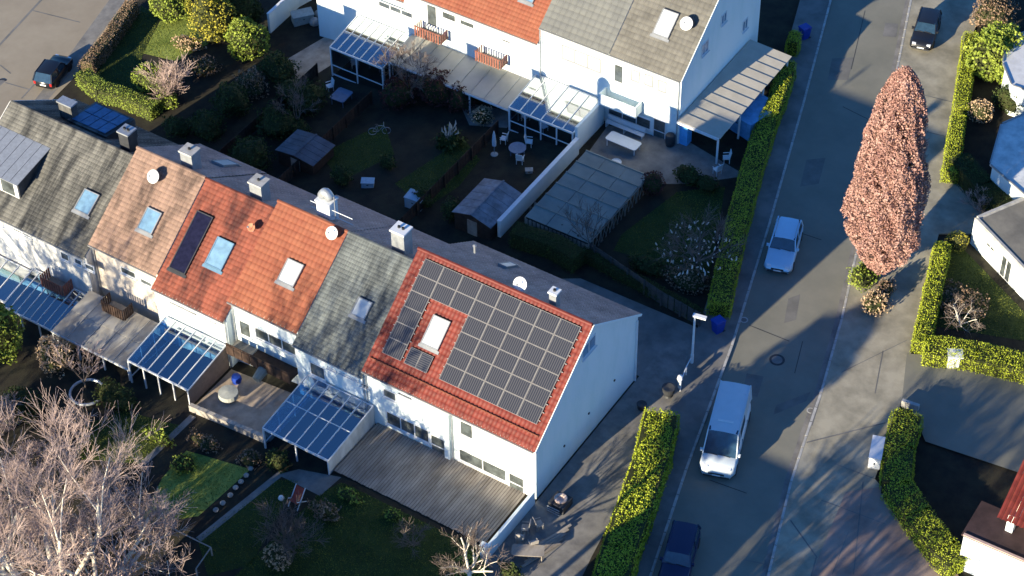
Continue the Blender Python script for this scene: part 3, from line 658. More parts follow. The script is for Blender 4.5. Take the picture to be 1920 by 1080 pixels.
def slat_balcony(H, x0, x1, z0, z1, y, d=1.1, mt=M_wood_red):
    mb = MB(); mb.box(x0, x1, y-d, y-.02, z0, z0+.1); Bq = mb.build('balcony', M_conc, H)
    n = int((x1-x0)/.22)
    for k in range(n):
        q = MB(); xx = x0+k*(x1-x0)/n; q.box(xx, xx+.13, y-d-.04, y-d-.005, z0+.02, z1-.06); q.build('slat', mt, Bq)
    for xx in (x0-.035, x1+.005):
        for k in range(4):
            q = MB(); yy = y-d+.05+k*.26; q.box(xx, xx+.03, yy, yy+.15, z0+.02, z1-.06); q.build('slat', mt, Bq)
    q = MB(); q.box(x0-.04, x1+.04, y-d-.06, y-d+.02, z1-.055, z1); q.build('handrail', mt, Bq); return Bq
a, b = PY(*z2(1070, 190), ywI-1.1), PY(*z2(1230, 300), ywI-1.1); slat_balcony(HI, a.x, b.x+.2, b.z, b.z+.95, ywI)
a, b = PY(*z2(1480, 350), ywI-1.1), PY(*z2(1640, 470), ywI-1.1); slat_balcony(HI, a.x, b.x+.1, b.z, b.z+.95, ywI)
wpx(HJ, ywJ, (540, -30), (600, -5), panes=2)
gable_window(HG, -9.312, 37.2, 38.2, 6.2, 7.3); gable_window(HG, -9.312, 40.0, 40.8, 7.2, 8.1); gable_window(HG, -9.312, 43.6, 44.4, 4.2, 5.2)
downpipe(HG, -9.45, ywG-.1, 0, 5.9); downpipe(HI, -21.1, ywI-.1, -1.2, 5.9)

# ================================================================ CONSERVATORIES AND TERRACES
def conservatory(label, x0, x1, y, d, zb, zf, gz, n, glass, rows=1, posts=3, left='glass', right='wall', front='open', cat='conservatory', wall_m=None):
    C_ = empty('conservatory', ((x0+x1)/2, y-d/2, gz), label, cat)
    zat = lambda yy: zf+(zb-zf)*(yy-(y-d))/d
    f = MB(); f.bar((x0, y-d, zf), (x1, y-d, zf), .09, .14); f.build('front_beam', M_frame, C_); f = MB(); f.bar((x0, y-.06, zb), (x1, y-.06, zb), .08, .12); f.build('wall_beam', M_frame, C_)
    for i in range(posts):
        xx = x0+.05+(x1-x0-.1)*i/(posts-1); f = MB(); f.box(xx-.045, xx+.045, y-d-.04, y-d+.05, gz-.1, zf-.07); f.build('post', M_frame, C_)
    for k in range(n+1):
        r = MB(); xx = x0+(x1-x0)*k/n; r.bar((xx, y-d, zf+.05), (xx, y-.06, zb+.05), .06, .09); r.build('rafter', M_frame, C_)
    if rows > 1:
        for j in range(1, rows):
            r = MB(); yy = y-d+d*j/rows; r.bar((x0, yy, zat(yy)+.055), (x1, yy, zat(yy)+.055), .05, .06); r.build('crossbar', M_frame, C_)
    for k in range(n):
        for j in range(rows):
            xa, xb = x0+(x1-x0)*k/n+.035, x0+(x1-x0)*(k+1)/n-.035; ya, yb = y-d+d*j/rows+.04, y-d+d*(j+1)/rows-.04
            p = MB(); p.quad((xa, ya, zat(ya)+.05), (xb, ya, zat(ya)+.05), (xb, yb, zat(yb)+.05), (xa, yb, zat(yb)+.05)); p.build('roof_pane', glass, C_)
    for side, xx in ((left, x0), (right, x1)):
        if side == 'wall':
            q = MB(); s_ = -.11 if xx == x1 else 0
            q.hexa([(xx+s_, y-d, gz-.2), (xx+s_+.11, y-d, gz-.2), (xx+s_+.11, y-.02, gz-.2), (xx+s_, y-.02, gz-.2), (xx+s_, y-d, zf-.03), (xx+s_+.11, y-d, zf-.03), (xx+s_+.11, y-.02, zb-.03), (xx+s_, y-.02, zb-.03)])
            q.build('side_wall', wall_m or M_white_old, C_)
        elif side == 'glass':
            q = MB()
            for k in range(4): yy = y-d+k*(d-.1)/3; q.box(xx-.03, xx+.03, yy-.03, yy+.03, gz, zat(yy)-.03)
            q.bar((xx, y-d, gz+.9), (xx, y-.1, gz+.9), .05, .07); q.build('side_frame', M_frame, C_)
            for k in range(3):
                ya, yb = y-d+k*(d-.1)/3+.04, y-d+(k+1)*(d-.1)/3-.04
                p = MB(); p.quad((xx, ya, gz+.05), (xx, yb, gz+.05), (xx, yb, zat(yb)-.05), (xx, ya, zat(ya)-.05)); p.build('side_pane', glass, C_)
    if front == 'glass':
        m_ = posts-1
        for i in range(m_):
            xa = x0+.1+(x1-x0-.1)*i/m_; xb = x0+(x1-x0-.1)*(i+1)/m_
            q = MB(); q.bar((xa, y-d, gz+1.0), (xb, y-d, gz+1.0), .05, .06); q.build('transom', M_frame, C_); q = MB(); q.bar((xa, y-d, gz+.08), (xb, y-d, gz+.08), .06, .1); q.build('transom', M_frame, C_)
            for z0_, z1_ in ((gz+.13, gz+.96), (gz+1.04, zf-.08)):
                p = MB(); p.quad((xa, y-d+.01, z0_), (xb, y-d+.01, z0_), (xb, y-d+.01, z1_), (xa, y-d+.01, z1_)); p.build('front_pane', glass, C_)
    return C_
conservatory('blue glass roofed conservatory under the blue-grey slate house', -17.45, -12.25, .0, 5.0, 1.62, 1.10, -1.15, 6, G_cons, rows=2, posts=3, left='glass', right='wall')
conservatory('open-fronted glass conservatory under the red streaked roof', -29.45, -24.3, .0, 4.2, .62, .0, -2.45, 6, G_cons, rows=1, posts=5, left='glass', right='wall', wall_m=mat('brown_side_wall', (.22, .16, .13), .9))
conservatory('long narrow-paned glass roof at the left edge below the grey slate house', -41.6, -36.6, .0, 3.5, -1.1, -1.9, -4.1, 8, G_cons, rows=1, posts=4, left='none', right='none')
conservatory('pale glazed conservatory beside the orange roofed back house', -38.0, -33.0, 34.26, 3.9, .35, -.25, -2.9, 7, G_clear, rows=2, posts=3, left='wall', right='glass', front='glass')
conservatory('glass conservatory beside the white garden wall', -21.5, -15.9, 34.26, 3.9, 1.45, .95, -1.25, 6, G_clear, posts=5, left='glass', right='glass', front='glass')
conservatory('far left veranda with pale glass under the streaked grey roof', -48.4, -41.9, .0, 3.0, -1.5, -2.1, -4.4, 6, G_clear, posts=4, left='none', right='none')
def terrace_roof(label, x0, x1, y, d, zb, zf, gz, nx, ny, mt, posts=4):
    T = empty('veranda_roof', ((x0+x1)/2, y-d/2, gz), label, 'veranda roof')
    zat = lambda yy: zf+(zb-zf)*(yy-(y-d))/d
    f = MB(); f.bar((x0, y-d, zf-.06), (x1, y-d, zf-.06), .12, .16); f.build('front_beam', M_frame, T)
    for i in range(posts):
        xx = x0+.08+(x1-x0-.16)*i/(posts-1); f = MB(); f.box(xx-.05, xx+.05, y-d-.03, y-d+.07, gz-.1, zf-.14); f.build('post', M_frame, T)
    for i in range(nx):
        for j in range(ny):
            xa, xb = x0+(x1-x0)*i/nx+.015, x0+(x1-x0)*(i+1)/nx-.015; ya, yb = y-d+d*j/ny, y-d+d*(j+1)/ny-.02
            h = .02*j+rnd.uniform(0, .012)
            p = MB(); p.hexa([(xa, ya, zat(ya)+h), (xb, ya, zat(ya)+h), (xb, yb, zat(yb)+h), (xa, yb, zat(yb)+h), (xa, ya, zat(ya)+h+.04), (xb, ya, zat(ya)+h+.04), (xb, yb, zat(yb)+h+.04), (xa, yb, zat(yb)+h+.04)])
            p.build('roof_sheet', mt, T)
    for i in range(1, nx):
        p = MB(); xx = x0+(x1-x0)*i/nx; p.bar((xx, y-d, zf+.085), (xx, y-.05, zb+.085), .03, .03); p.build('batten', M_galv, T)
    return T
terrace_roof('flat veranda roof of grey sheets below the faded pink roof', -36.4, -29.6, .0, 4.1, -.55, -1.0, -3.1, 5, 2, mat('stained_grey_sheet', (.25, .225, .195), .7, col2=(.40, .38, .34), scale=.7, detail=8))
terrace_roof('beige sheet veranda roof between the two glass conservatories', -32.8, -21.6, 34.26, 3.4, .7, .25, -2.2, 9, 1, M_polyb)
# carport with slatted roof beside the far end house
T = empty('carport', (-7.5, 38, 0), 'long carport with beige sheet roof against the blue-shaded gable', 'carport')
mb = MB()
for yy in (33.9, 37.2, 40.8, 44.6): mb = MB(); mb.box(-5.95, -5.83, yy, yy+.12, 0, 2.31); mb.build('post', M_frame, T)
mb = MB(); mb.bar((-5.9, 33.8, 2.4), (-5.9, 45.0, 2.4), .1, .16); mb.bar((-9.25, 33.85, 2.5), (-5.8, 33.85, 2.4), .1, .2); mb.build('frame', M_frame, T)
for k in range(11):
    ya = 33.9+k*1.01; p = MB()
    p.hexa([(-9.22, ya, 2.62), (-5.7, ya, 2.47), (-5.7, ya+.97, 2.53), (-9.22, ya+.97, 2.68), (-9.22, ya, 2.66), (-5.7, ya, 2.51), (-5.7, ya+.97, 2.57), (-9.22, ya+.97, 2.72)])
    p.build('roof_sheet', M_polyb, T)
# ---- deck of the end house, plank by plank
D_ = empty('wooden_deck', (-6, -2.3, 0), 'weathered plank terrace in front of the solar roofed house', 'deck')
mb = MB(); mb.box(-12.1, -.75, -4.7, .08, -.25, .012); mb.build('deck_frame', M_wood_dk, D_)
n = 56
pl = MB(); pl.box(0, .165, -4.72, .09, 0, .03); po = pl.build('plank', M_wood); pm = po.data; bpy.data.objects.remove(po)
for k in range(n):
    o = bpy.data.objects.new('plank', pm); COL.objects.link(o); o.location = (-12.1+k*.203+rnd.uniform(-.004, .004), rnd.uniform(-.03, .03), .038+rnd.uniform(0, .008)); child(o, D_)
# ---- free-standing walls and fences
def wallobj(name, pts, h, th, mt, label, cat, cap=None, base=None):
    mb = MB()
    for a, b in zip(pts[:-1], pts[1:]):
        a, b = Vector((a[0], a[1], 0)), Vector((b[0], b[1], 0)); u = (b-a).normalized(); s_ = Vector((-u.y, u.x, 0))*(th/2); e = u*(th/2)
        P = [a-s_, b-s_, b+s_, a+s_]; mb.hexa([p+Vector((0, 0, zg(p.x)-.1)) for p in P]+[p+Vector((0, 0, zg(p.x)+h)) for p in P])
    o = mb.build(name, mt); tag(o, label, cat)
    if cap:
        c = MB()
        for a, b in zip(pts[:-1], pts[1:]):
            a, b = Vector((a[0], a[1], 0)), Vector((b[0], b[1], 0)); n_ = max(1, int((b-a).length/.9)); d = (b-a)/n_
            for i in range(n_):
                p, q = a+d*(i+.01), a+d*(i+.99); u = (q-p).normalized(); s_ = Vector((-u.y, u.x, 0))*(th/2+.04)
                P = [p-s_, q-s_, q+s_, p+s_]; c = MB(); c.hexa([t+Vector((0, 0, zg(t.x)+h+.003)) for t in P]+[t+Vector((0, 0, zg(t.x)+h+.05)) for t in P]); c.build('coping_stone', cap, o)
    return o
wallobj('garden_wall', [(-15.35, 19.5), (-15.35, 30.1)], 1.5, .25, M_white, 'long white garden wall between the two back gardens', 'wall', M_frame)
wallobj('garden_wall', [(-15.6, 30.3), (-15.6, 34.1)], 2.3, .22, M_white, 'tall white wall piece joining the glass conservatory to the end house', 'wall')
wallobj('garden_wall', [(.02, -.25), (-.02, -5.6)], 1.15, .2, M_white, 'low white wall along the right end of the plank terrace', 'wall')
mb = MB(); mb.box(-.15, .19, -6.05, -5.72, -.1, 1.75); mb.box(-.19, .23, -6.09, -5.68, 1.753, 1.8); tag(mb.build('gate_pillar', M_white), 'white square pillar at the end of the low terrace wall', 'pillar')
wallobj('garden_wall', gp((506, 62), (560, 12), (600, -10)), 1.9, .2, M_white, 'short white curved wall at the top between trees', 'wall', M_frame)
wallobj('garden_wall', [(-24.1, -4.45), (-17.6, -4.55)], .55, .3, M_stone, 'low stone wall along the terrace of the orange roofed house', 'wall')
def fence(pts, h, mt, label, pw=1.8, cat='fence', boards=True, bw=.22):
    o_ = Vector((pts[0][0], pts[0][1], zg(pts[0][0]))); F = empty('garden_fence', o_, label, cat); me = None; pm_ = None
    for a, b in zip(pts[:-1], pts[1:]):
        a, b = Vector((a[0], a[1], 0)), Vector((b[0], b[1], 0)); L = (b-a).length; ang = math.atan2(b.y-a.y, b.x-a.x)
        n_ = int(L/pw)+1
        for i in range(n_+1):
            p = a+(b-a)*i/n_
            if pm_ is None: q = MB(); q.box(-.05, .05, -.05, .05, -.1, h+.08); o = q.build('post', mt); pm_ = o.data
            else: o = bpy.data.objects.new('post', pm_); COL.objects.link(o)
            o.location = (p.x, p.y, zg(p.x)); o.rotation_euler.z = ang; child(o, F)
        nb = int(L/bw)
        for i in range(nb):
            p = a+(b-a)*(i+.5)/nb
            if me is None: q = MB(); q.box(-bw*.46, bw*.46, .055, .08, .05, h); o = q.build('board', mt); me = o.data
            else: o = bpy.data.objects.new('board', me); COL.objects.link(o)
            o.location = (p.x, p.y, zg(p.x)+rnd.uniform(-.02, .02)); o.rotation_euler.z = ang; child(o, F)
    return F
fence([(-14.3, 22.0), (-2.0, 19.1), (1.2, 18.7)], 1.3, mat('dark_grey_wood', (.075, .07, .068), .85, .2, 3, island=.2), 'weathered board fence along the lane behind the end house', bw=.5)
fence([(-22.0, 15.4), (-22.0, 29.6)], 1.2, M_wood_dk, 'dark board fence beside the pampas grass garden', bw=.35)
fence([(-32.9, 15.4), (-32.9, 28.6)], 1.2, M_wood_dk, 'dark board fence beside the bicycle garden', bw=.35)
fence([(-39.0, 15.4), (-39.0, 29.8)], 1.2, M_wood_dk, 'dark board fence left of the blue garden table', bw=.35)
fence([(-46.3, 14.8), (-14.8, 14.8)], 1.1, M_wood_dk, 'long dark fence along the lane behind the roof ridge', bw=.45)
fence(gp((1003, 398), (1100, 480)), .9, M_wood, 'low board fence at the foot of the garden enclosure', bw=.3)
# ---- large sheet-covered enclosure in the end garden
P_ = empty('pool_enclosure', (-11.3, 24.8, 0), 'large grey sheet-covered garden enclosure with lattice side', 'enclosure')
ex0, ex1, ey0, ey1, ez = -13.9, -8.7, 20.7, 28.9, 1.15
mb = MB()
for xx in (ex0, ex1):
    for k in range(6): yy = ey0+(ey1-ey0)*k/5; mb.box(xx-.04, xx+.04, yy-.04, yy+.04, zg(xx)-.05, ez)
    mb.bar((xx, ey0, ez), (xx, ey1, ez), .07, .09)
mb.build('frame', M_wood, P_)
for k in range(6):
    ya, yb = ey0+(ey1-ey0)*k/6, ey0+(ey1-ey0)*(k+1)/6
    for i in range(3):
        xa, xb = ex0+(ex1-ex0)*i/3+.02, ex0+(ex1-ex0)*(i+1)/3-.02; p = MB()
        p.hexa([(xa, ya, ez+.05), (xb, ya, ez+.05), (xb, yb-.05, ez+.16), (xa, yb-.05, ez+.16), (xa, ya, ez+.08), (xb, ya, ez+.08), (xb, yb-.05, ez+.19), (xa, yb-.05, ez+.19)])
        p.build('roof_sheet', M_poly, P_)
    p = MB(); p.bar((ex0, yb-.03, ez+.2), (ex1, yb-.03, ez+.2), .09, .07); p.build('batten', M_poly, P_)
for k in range(32):
    yy = ey0+.1+k*(ey1-ey0-.2)/31; p = MB(); s_ = 1 if k % 2 else -1
    p.bar((ex1+.05, yy-.2*s_, .05), (ex1+.05, yy+.2*s_, ez-.05), .05, .02); p.build('lattice_slat', M_wood, P_)
for k in range(16):
    xx = ex0+.1+k*(ex1-ex0-.2)/15; p = MB(); p.box(xx-.12, xx+.12, ey0-.07, ey0-.045, .02, ez-.05); p.build('lattice_slat', M_wood, P_)

# ================================================================ FURNITURE AND SMALL THINGS
def table(name, c, lx, ly, h, mt, label, ang=0, rnd_=False, cat='table', th=.05, group=None):
    c = Vector(c); T = empty(name, c, label, cat, group)
    mb = MB(); ca, sa = math.cos(ang), math.sin(ang); u, v = Vector((ca, sa, 0)), Vector((-sa, ca, 0))
    if rnd_: mb.lathe(c+Vector((0, 0, h)), [(lx/2, -th), (lx/2+.01, -th/2), (lx/2, 0)], 20)
    else:
        k = .12; poly = [(-lx/2+k, -ly/2), (lx/2-k, -ly/2), (lx/2, -ly/2+k), (lx/2, ly/2-k), (lx/2-k, ly/2), (-lx/2+k, ly/2), (-lx/2, ly/2-k), (-lx/2, -ly/2+k)]
        mb.prism([(c.x+a*ca-b*sa, c.y+a*sa+b*ca) for a, b in poly], c.z+h-th, c.z+h)
    mb.build('table_top', mt, T)
    for a in (-1, 1):
        for b in (-1, 1):
            p = c+u*(a*(lx/2-.14))*(.7 if rnd_ else 1)+v*(b*(ly/2-.14))*(.7 if rnd_ else 1); q = MB(); q.bar(p, p+Vector((0, 0, h-th-.002)), .05); q.build('leg', mt, T)
    return T
def chair(c, ang, mt, label, group=None, h=.45, name='garden_chair'):
    c = Vector(c); T = empty(name, c, label, 'chair', group); ca, sa = math.cos(ang), math.sin(ang); u, v = Vector((ca, sa, 0)), Vector((-sa, ca, 0)); z = Vector((0, 0, 1))
    q = MB(); q.obox(c+z*h, u, v, z, .25, .24, .025); q.build('seat', mt, T)
    q = MB(); n_ = (v*-.25+z).normalized(); q.obox(c+v*.29+z*(h+.3), u, n_, u.cross(n_), .25, .28, .02) if False else q.obox(c-v*.27+z*(h+.32), u, (z-v*.2).normalized(), u.cross((z-v*.2).normalized()), .25, .28, .02); q.build('backrest', mt, T)
    for a in (-1, 1):
        for b in (-1, 1): q = MB(); p = c+u*a*.22+v*b*.2; q.bar(p, p+z*(h-.03), .04); q.build('leg', mt, T)
        q = MB(); q.obox(c+u*a*.27+z*(h+.22), u, v, z, .025, .22, .02); q.build('armrest', mt, T)
    return T
p = G(1169, 264, .72); p.z = zg(p.x)
table('garden_table', p, 2.6, 1.05, .74, M_plastic_w, 'long white garden table on the shaded patio', ang=-.02)
p = G(640, 178, .7); p.z = zg(p.x); table('garden_table', p, 1.3, 1.5, .72, mat('blue_grey_table', (.10, .16, .26), .5), 'blue-grey table in front of the pale conservatory', ang=.05)
p = G(618, 158, .6); p.z = zg(p.x); chair(p, 2.6, M_plastic_w, 'white chair beside the blue-grey garden table')
p = G(970, 277, .7); p.z = zg(p.x); table('garden_table', p, 1.3, 1.3, .72, mat('blue_grey_table', (.1, .1, .1)), 'round blue-grey table left of the white garden wall', rnd_=True)
p = G(930, 183, .7); p.z = zg(p.x); table('garden_table', p, 1.2, 1.2, .72, M_poly, 'round pale table under the edge of the beige veranda roof', rnd_=True)
for i, (px, py, an, lb) in enumerate(((945, 262, 1.8, 'white chair left of the round blue-grey table'), (992, 268, -1.2, 'white chair right of the round blue-grey table'), (975, 300, .3, 'white chair below the round blue-grey table'), (1362, 298, 2.2, 'white garden chair by the hedge below the carport'), (1345, 320, 1.2, 'second white garden chair, nearer the dark shrub'))):
    p = G(px, py, .3); p.z = zg(p.x); chair(p, an, M_plastic_w, lb)
# bench under the ground floor window of the far end house
def bench(c, L, mt, label):
    T = empty('garden_bench', c, label, 'bench'); c = Vector(c)
    for k in range(4): q = MB(); q.box(c.x-L/2, c.x+L/2, c.y-.2+k*.11, c.y-.11+k*.11, c.z+.42, c.z+.45); q.build('slat', mt, T)
    for k in range(4): q = MB(); q.box(c.x-L/2, c.x+L/2, c.y+.24, c.y+.27, c.z+.5+k*.11, c.z+.59+k*.11); q.build('slat', mt, T)
    for a in (-1, 0, 1):
        q = MB(); q.box(c.x+a*(L/2-.08)-.03, c.x+a*(L/2-.08)+.03, c.y-.2, c.y+.238, c.z, c.z+.41); q.build('leg', mt, T)
p = G(1180, 232, .4); bench((p.x, ywG-.6, zg(p.x)), 3.2, M_plastic_w, 'long pale slatted bench under the window of the far end house')
# chiminea, barrel, pots, bins
def lobj(name, c, prof, mt, label, cat, seg=16, group=None, smooth=False):
    c = Vector(c); mb = MB(); mb.lathe((0, 0, 0), prof, seg); o = mb.build(name, mt, smooth=smooth); o.location = c; tag(o, label, cat, group); return o
def gz0(px, py, h=0): p = G(px, py, h); p.z = zg(p.x); return p
lobj('flower_pot', gz0(1155, 312), [(.25, 0), (.36, .1), (.4, .45), (.36, .47), (.3, .42), (.05, .4)], M_plastic_w, 'round white pot standing at the edge of the garden enclosure', 'pot')
b_ = lobj('rain_barrel', gz0(1256, 272), [(.30, 0), (.38, .35), (.36, .9), (.30, 1.0), (.05, 1.02)], M_dark, 'dark rain barrel beside the blue door', 'barrel')
mb = MB(); p = gz0(1283, 266); mb.box(p.x-.4, p.x+.4, p.y-.35, p.y+.35, p.z, p.z+1.75); mb.box(p.x-.43, p.x+.43, p.y-.38, p.y+.38, p.z+1.753, p.z+1.8); tag(mb.build('garden_cabinet', mat('blue_cabinet_paint', (.12, .45, .85), .5)), 'tall light blue cabinet against the corner under the carport', 'cabinet')
def bin_(px, py, mt, label, s=1.0, ang=.3):
    p = gz0(px, py); B = empty('wheelie_bin', p, label, 'bin'); mb = MB(); ca, sa = math.cos(ang), math.sin(ang)
    def R_(a, b, z): return (p.x+(a*ca-b*sa)*s, p.y+(a*sa+b*ca)*s, p.z+z*s)
    mb.hexa([R_(-.24, -.28, .05), R_(.24, -.28, .05), R_(.24, .24, .05), R_(-.24, .24, .05), R_(-.3, -.36, 1.0), R_(.3, -.36, 1.0), R_(.3, .34, 1.0), R_(-.3, .34, 1.0)]); mb.build('body', mt, B)
    mb = MB(); mb.hexa([R_(-.33, -.42, 1.003), R_(.33, -.42, 1.003), R_(.33, .36, 1.003), R_(-.33, .36, 1.003), R_(-.29, -.38, 1.1), R_(.29, -.38, 1.1), R_(.29, .30, 1.08), R_(-.29, .30, 1.08)]); mb.build('lid', mt, B)
    for a in (-.26, .26): mb = MB(); q = Vector(R_(a, .27, .1)); mb.lathe(q, [(.1*s, -.03), (.1*s, .03)], 10, (ca, sa, 0)); mb.build('wheel', M_dark, B)
bin_(1346, 622, M_plastic_bl, 'blue bin at the kerb behind the street lamp', 1.1, -.4)
bin_(1508, 72, M_plastic_bl, 'blue bin beside the hedge stub near the top of the road', 1.1, -.4)
# boulder-like covered barbecue by the gable path
BQ = empty('fire_pit', gz0(1050, 950), 'dark square fire pit with pale round rim beside the gable wall', 'fire pit'); c = BQ.location
mb = MB(); mb.box(c.x-.55, c.x+.55, c.y-.5, c.y+.6, c.z, c.z+.62); mb.build('base', M_dark, BQ)
mb = MB(); mb.lathe((c.x, c.y+.1, c.z+.625), [(.40, 0), (.42, .1), (.36, .14), (.22, .12), (.19, .03), (.05, .02)], 24); mb.build('rim', mat('pale_pink_stone', (.55, .42, .36), .8), BQ, smooth=False)
for k in range(3): mb = MB(); mb.box(c.x-.5, c.x+.4, c.y-.78+k*.02, c.y-.74+k*.02, c.z+.12+k*.18, c.z+.18+k*.18); mb.build('bar', M_galv, BQ)
# stack of garden furniture at the lower gable corner
for k, (px, py, an, lb) in enumerate(((975, 1010, .4, 'grey garden chair nearest the white pillar, in the furniture pile'), (1000, 1022, .9, 'grey garden chair in the middle of the furniture pile'), (1010, 985, -.6, 'tilted grey garden chair at the back of the furniture pile'), (985, 992, 2.0, 'grey garden chair against the low white wall'))):
    p = gz0(px, py, .3); chair(p, an, M_stone, lb)
p = gz0(990, 1035, .5); table('garden_table', p, 2.0, .9, .68, M_wood, 'slatted grey table in front of the furniture pile', ang=.5)
for k in range(5):
    p = gz0(1015+k*5, 1040-k*8, .1); mb = MB(); u = Vector((.35, 1, 0)).normalized(); mb.obox(p+Vector((0, 0, .1+.03*k)), u, Vector((u.y, -u.x, 0)), (0, 0, 1), 1.5, .08, .03)
    tag(mb.build('timber_plank', M_wood), ['loose grey plank nearest the slatted grey table', 'second loose grey plank from the slatted table', 'middle one of the loose grey planks by the furniture pile', 'fourth loose grey plank from the slatted table', 'loose grey plank farthest from the slatted table'][k], 'plank', 'planks by the furniture pile')
# deckchair with red cloth
p = gz0(558, 945); T = empty('deck_chair', p, 'red cloth deck chair beside the bare bush', 'chair'); mb = MB()
for a in (-.35, .35): mb.bar(p+Vector((a, -.5, .05)), p+Vector((a, .5, 1.25)), .05); mb.bar(p+Vector((a, .45, .03)), p+Vector((a, -.4, .75)), .05)
mb.build('frame', M_plastic_w, T); mb = MB()
for k in range(5):
    t0, t1 = k/5, (k+1)/5; f_ = lambda t: Vector((0, -.4+.85*t, .55+.65*t-.28*math.sin(math.pi*t)))
    a_, b_ = p+f_(t0), p+f_(t1); mb.hexa([a_+Vector((-.32, 0, 0)), a_+Vector((.32, 0, 0)), b_+Vector((.32, 0, 0)), b_+Vector((-.32, 0, 0)), a_+Vector((-.32, 0, .02)), a_+Vector((.32, 0, .02)), b_+Vector((.32, 0, .02)), b_+Vector((-.32, 0, .02))])
mb.build('cloth', M_red, T)
lobj('garden_ball', gz0(528, 940), [(.02, .1), (.14, .18), (.2, .32), (.14, .46), (.02, .5)], M_plastic_w, 'small white ball on the grass beside the red deck chair', 'ball', smooth=True)
# round cover things on the terrace of the orange house
C2 = table('garden_table', (-22.4, -2.5, zg(-22.4)), 1.25, 1.25, .72, M_poly, 'round covered table on the terrace of the orange house', rnd_=True)
mb = MB(); mb.lathe((-22.4, -2.5, zg(-22.4)+.73), [(.66, -.35), (.68, -.3), (.66, 0), (.1, .06), (.01, .07)], 20); tag(mb.build('table_cover', mat('pale_cover', (.36, .37, .34), .7, .15, 3)), 'pale cover draped over the round terrace table', 'cover')
mb = MB(); mb.lathe((-23.0, -.9, zg(-23)), [(.3, 0), (.36, .3), (.3, .55), (.05, .6)], 12); tag(mb.build('water_tub', M_plastic_bl), 'dark blue tub in the shaded corner of the terrace', 'tub')
mb = MB(); mb.tube([(-20.9, .2, .3), (-20.9, -.6, .55), (-20.9, -1.3, .35)], [.3, .38, .3], 10); tag(mb.build('rolled_awning', M_poly), 'grey rolled cover hanging over the loggia rail', 'awning roll')
# balcony baskets and red balcony on the left houses
for (x0, x1, zb0, mt, lb, cat_) in ((-34.3, -32.4, -.45, M_wood_dk, 'dark slatted planter box on the veranda roof', 'planter'), (-39.9, -37.9, -1.0, M_wood_red, 'red-brown slatted balcony box at the left', 'planter')):
    T = empty('balcony_box', ((x0+x1)/2, -.6, zb0), lb, cat_)
    q = MB(); q.box(x0+.04, x1-.04, -1.06, -.06, zb0, zb0+.1); q.build('floor', M_conc, T)
    for k in range(9):
        xx = x0+k*(x1-x0)/9; q = MB(); q.box(xx, xx+.15, -1.14, -1.08, zb0, zb0+.95); q.build('slat', mt, T)
    for k in range(5):
        for xx in (x0-.05, x1+.0): q = MB(); yy = -1.07+k*.2; q.box(xx, xx+.04, yy, yy+.14, zb0, zb0+.95); q.build('slat', mt, T)
# sheds and cold frames in the dark gardens
def shed(c, lx, ly, h, rise, label, roof_m, wall_m=None, ang=0.0, sheets=5):
    c = Vector(c); T = empty('garden_shed', c, label, 'shed'); wm_ = wall_m or M_wood_dk; ca, sa = math.cos(ang), math.sin(ang)
    def W(a, b, z): return Vector((c.x+a*ca-b*sa, c.y+a*sa+b*ca, c.z+z))
    mb = MB(); X_, Y_ = lx/2, ly/2
    i = 0; mb.v = [tuple(W(*q)) for q in ((-X_, -Y_, -.1), (X_, -Y_, -.1), (X_, Y_, -.1), (-X_, Y_, -.1), (-X_, -Y_, h), (X_, -Y_, h), (X_, Y_, h), (-X_, Y_, h), (0, -Y_, h+rise), (0, Y_, h+rise))]
    mb.f = [(0, 1, 5, 8, 4), (2, 3, 7, 9, 6), (1, 2, 6, 5), (3, 0, 4, 7), (4, 8, 9, 7), (8, 5, 6, 9), (3, 2, 1, 0)]
    mb.build('wall', wm_, T)
    for s_ in (-1, 1):
        for k in range(sheets):
            b0, b1 = -Y_-.12+k*(ly+.24)/sheets, -Y_-.12+(k+1)*(ly+.24)/sheets-.03; q = MB(); xe = s_*(X_+.15); ze_ = h-rise*.15/X_
            P = [W(0, b0, h+rise+.02), W(xe, b0, ze_+.02), W(xe, b1, ze_+.02), W(0, b1, h+rise+.02)]
            if s_ < 0: P = P[::-1]
            q.hexa(P+[p_+Vector((0, 0, .05)) for p_ in P]); q.build('roof_sheet', roof_m, T)
    q = MB(); q.bar(W(0, -Y_-.14, h+rise+.09), W(0, Y_+.14, h+rise+.09), .12, .05); q.build('ridge_cap', roof_m, T)
    q = MB(); a_, b_ = W(-.4, -Y_-.01, 0), W(.4, -Y_-.03, 0); q.hexa([W(-.4, -Y_-.04, .02), W(.4, -Y_-.04, .02), W(.4, -Y_-.003, .02), W(-.4, -Y_-.003, .02), W(-.4, -Y_-.04, h-.15), W(.4, -Y_-.04, h-.15), W(.4, -Y_-.003, h-.15), W(-.4, -Y_-.003, h-.15)]); q.build('door', M_wood, T)
    return T
bluefelt = mat('blue_grey_sheet_roof', (.05, .06, .08), .5, col2=(.10, .12, .15), scale=1.2)
shed(gz0(915, 410), 3.0, 4.0, 1.5, .45, 'garden shed with pale blue-grey roof beside the white garden wall', mat('pale_sheet_roof', (.15, .18, .215), .5, .35, 1.5))
shed(gz0(575, 300), 3.2, 2.6, 1.2, .22, 'dark garden shed with blue panes near the lane', bluefelt)
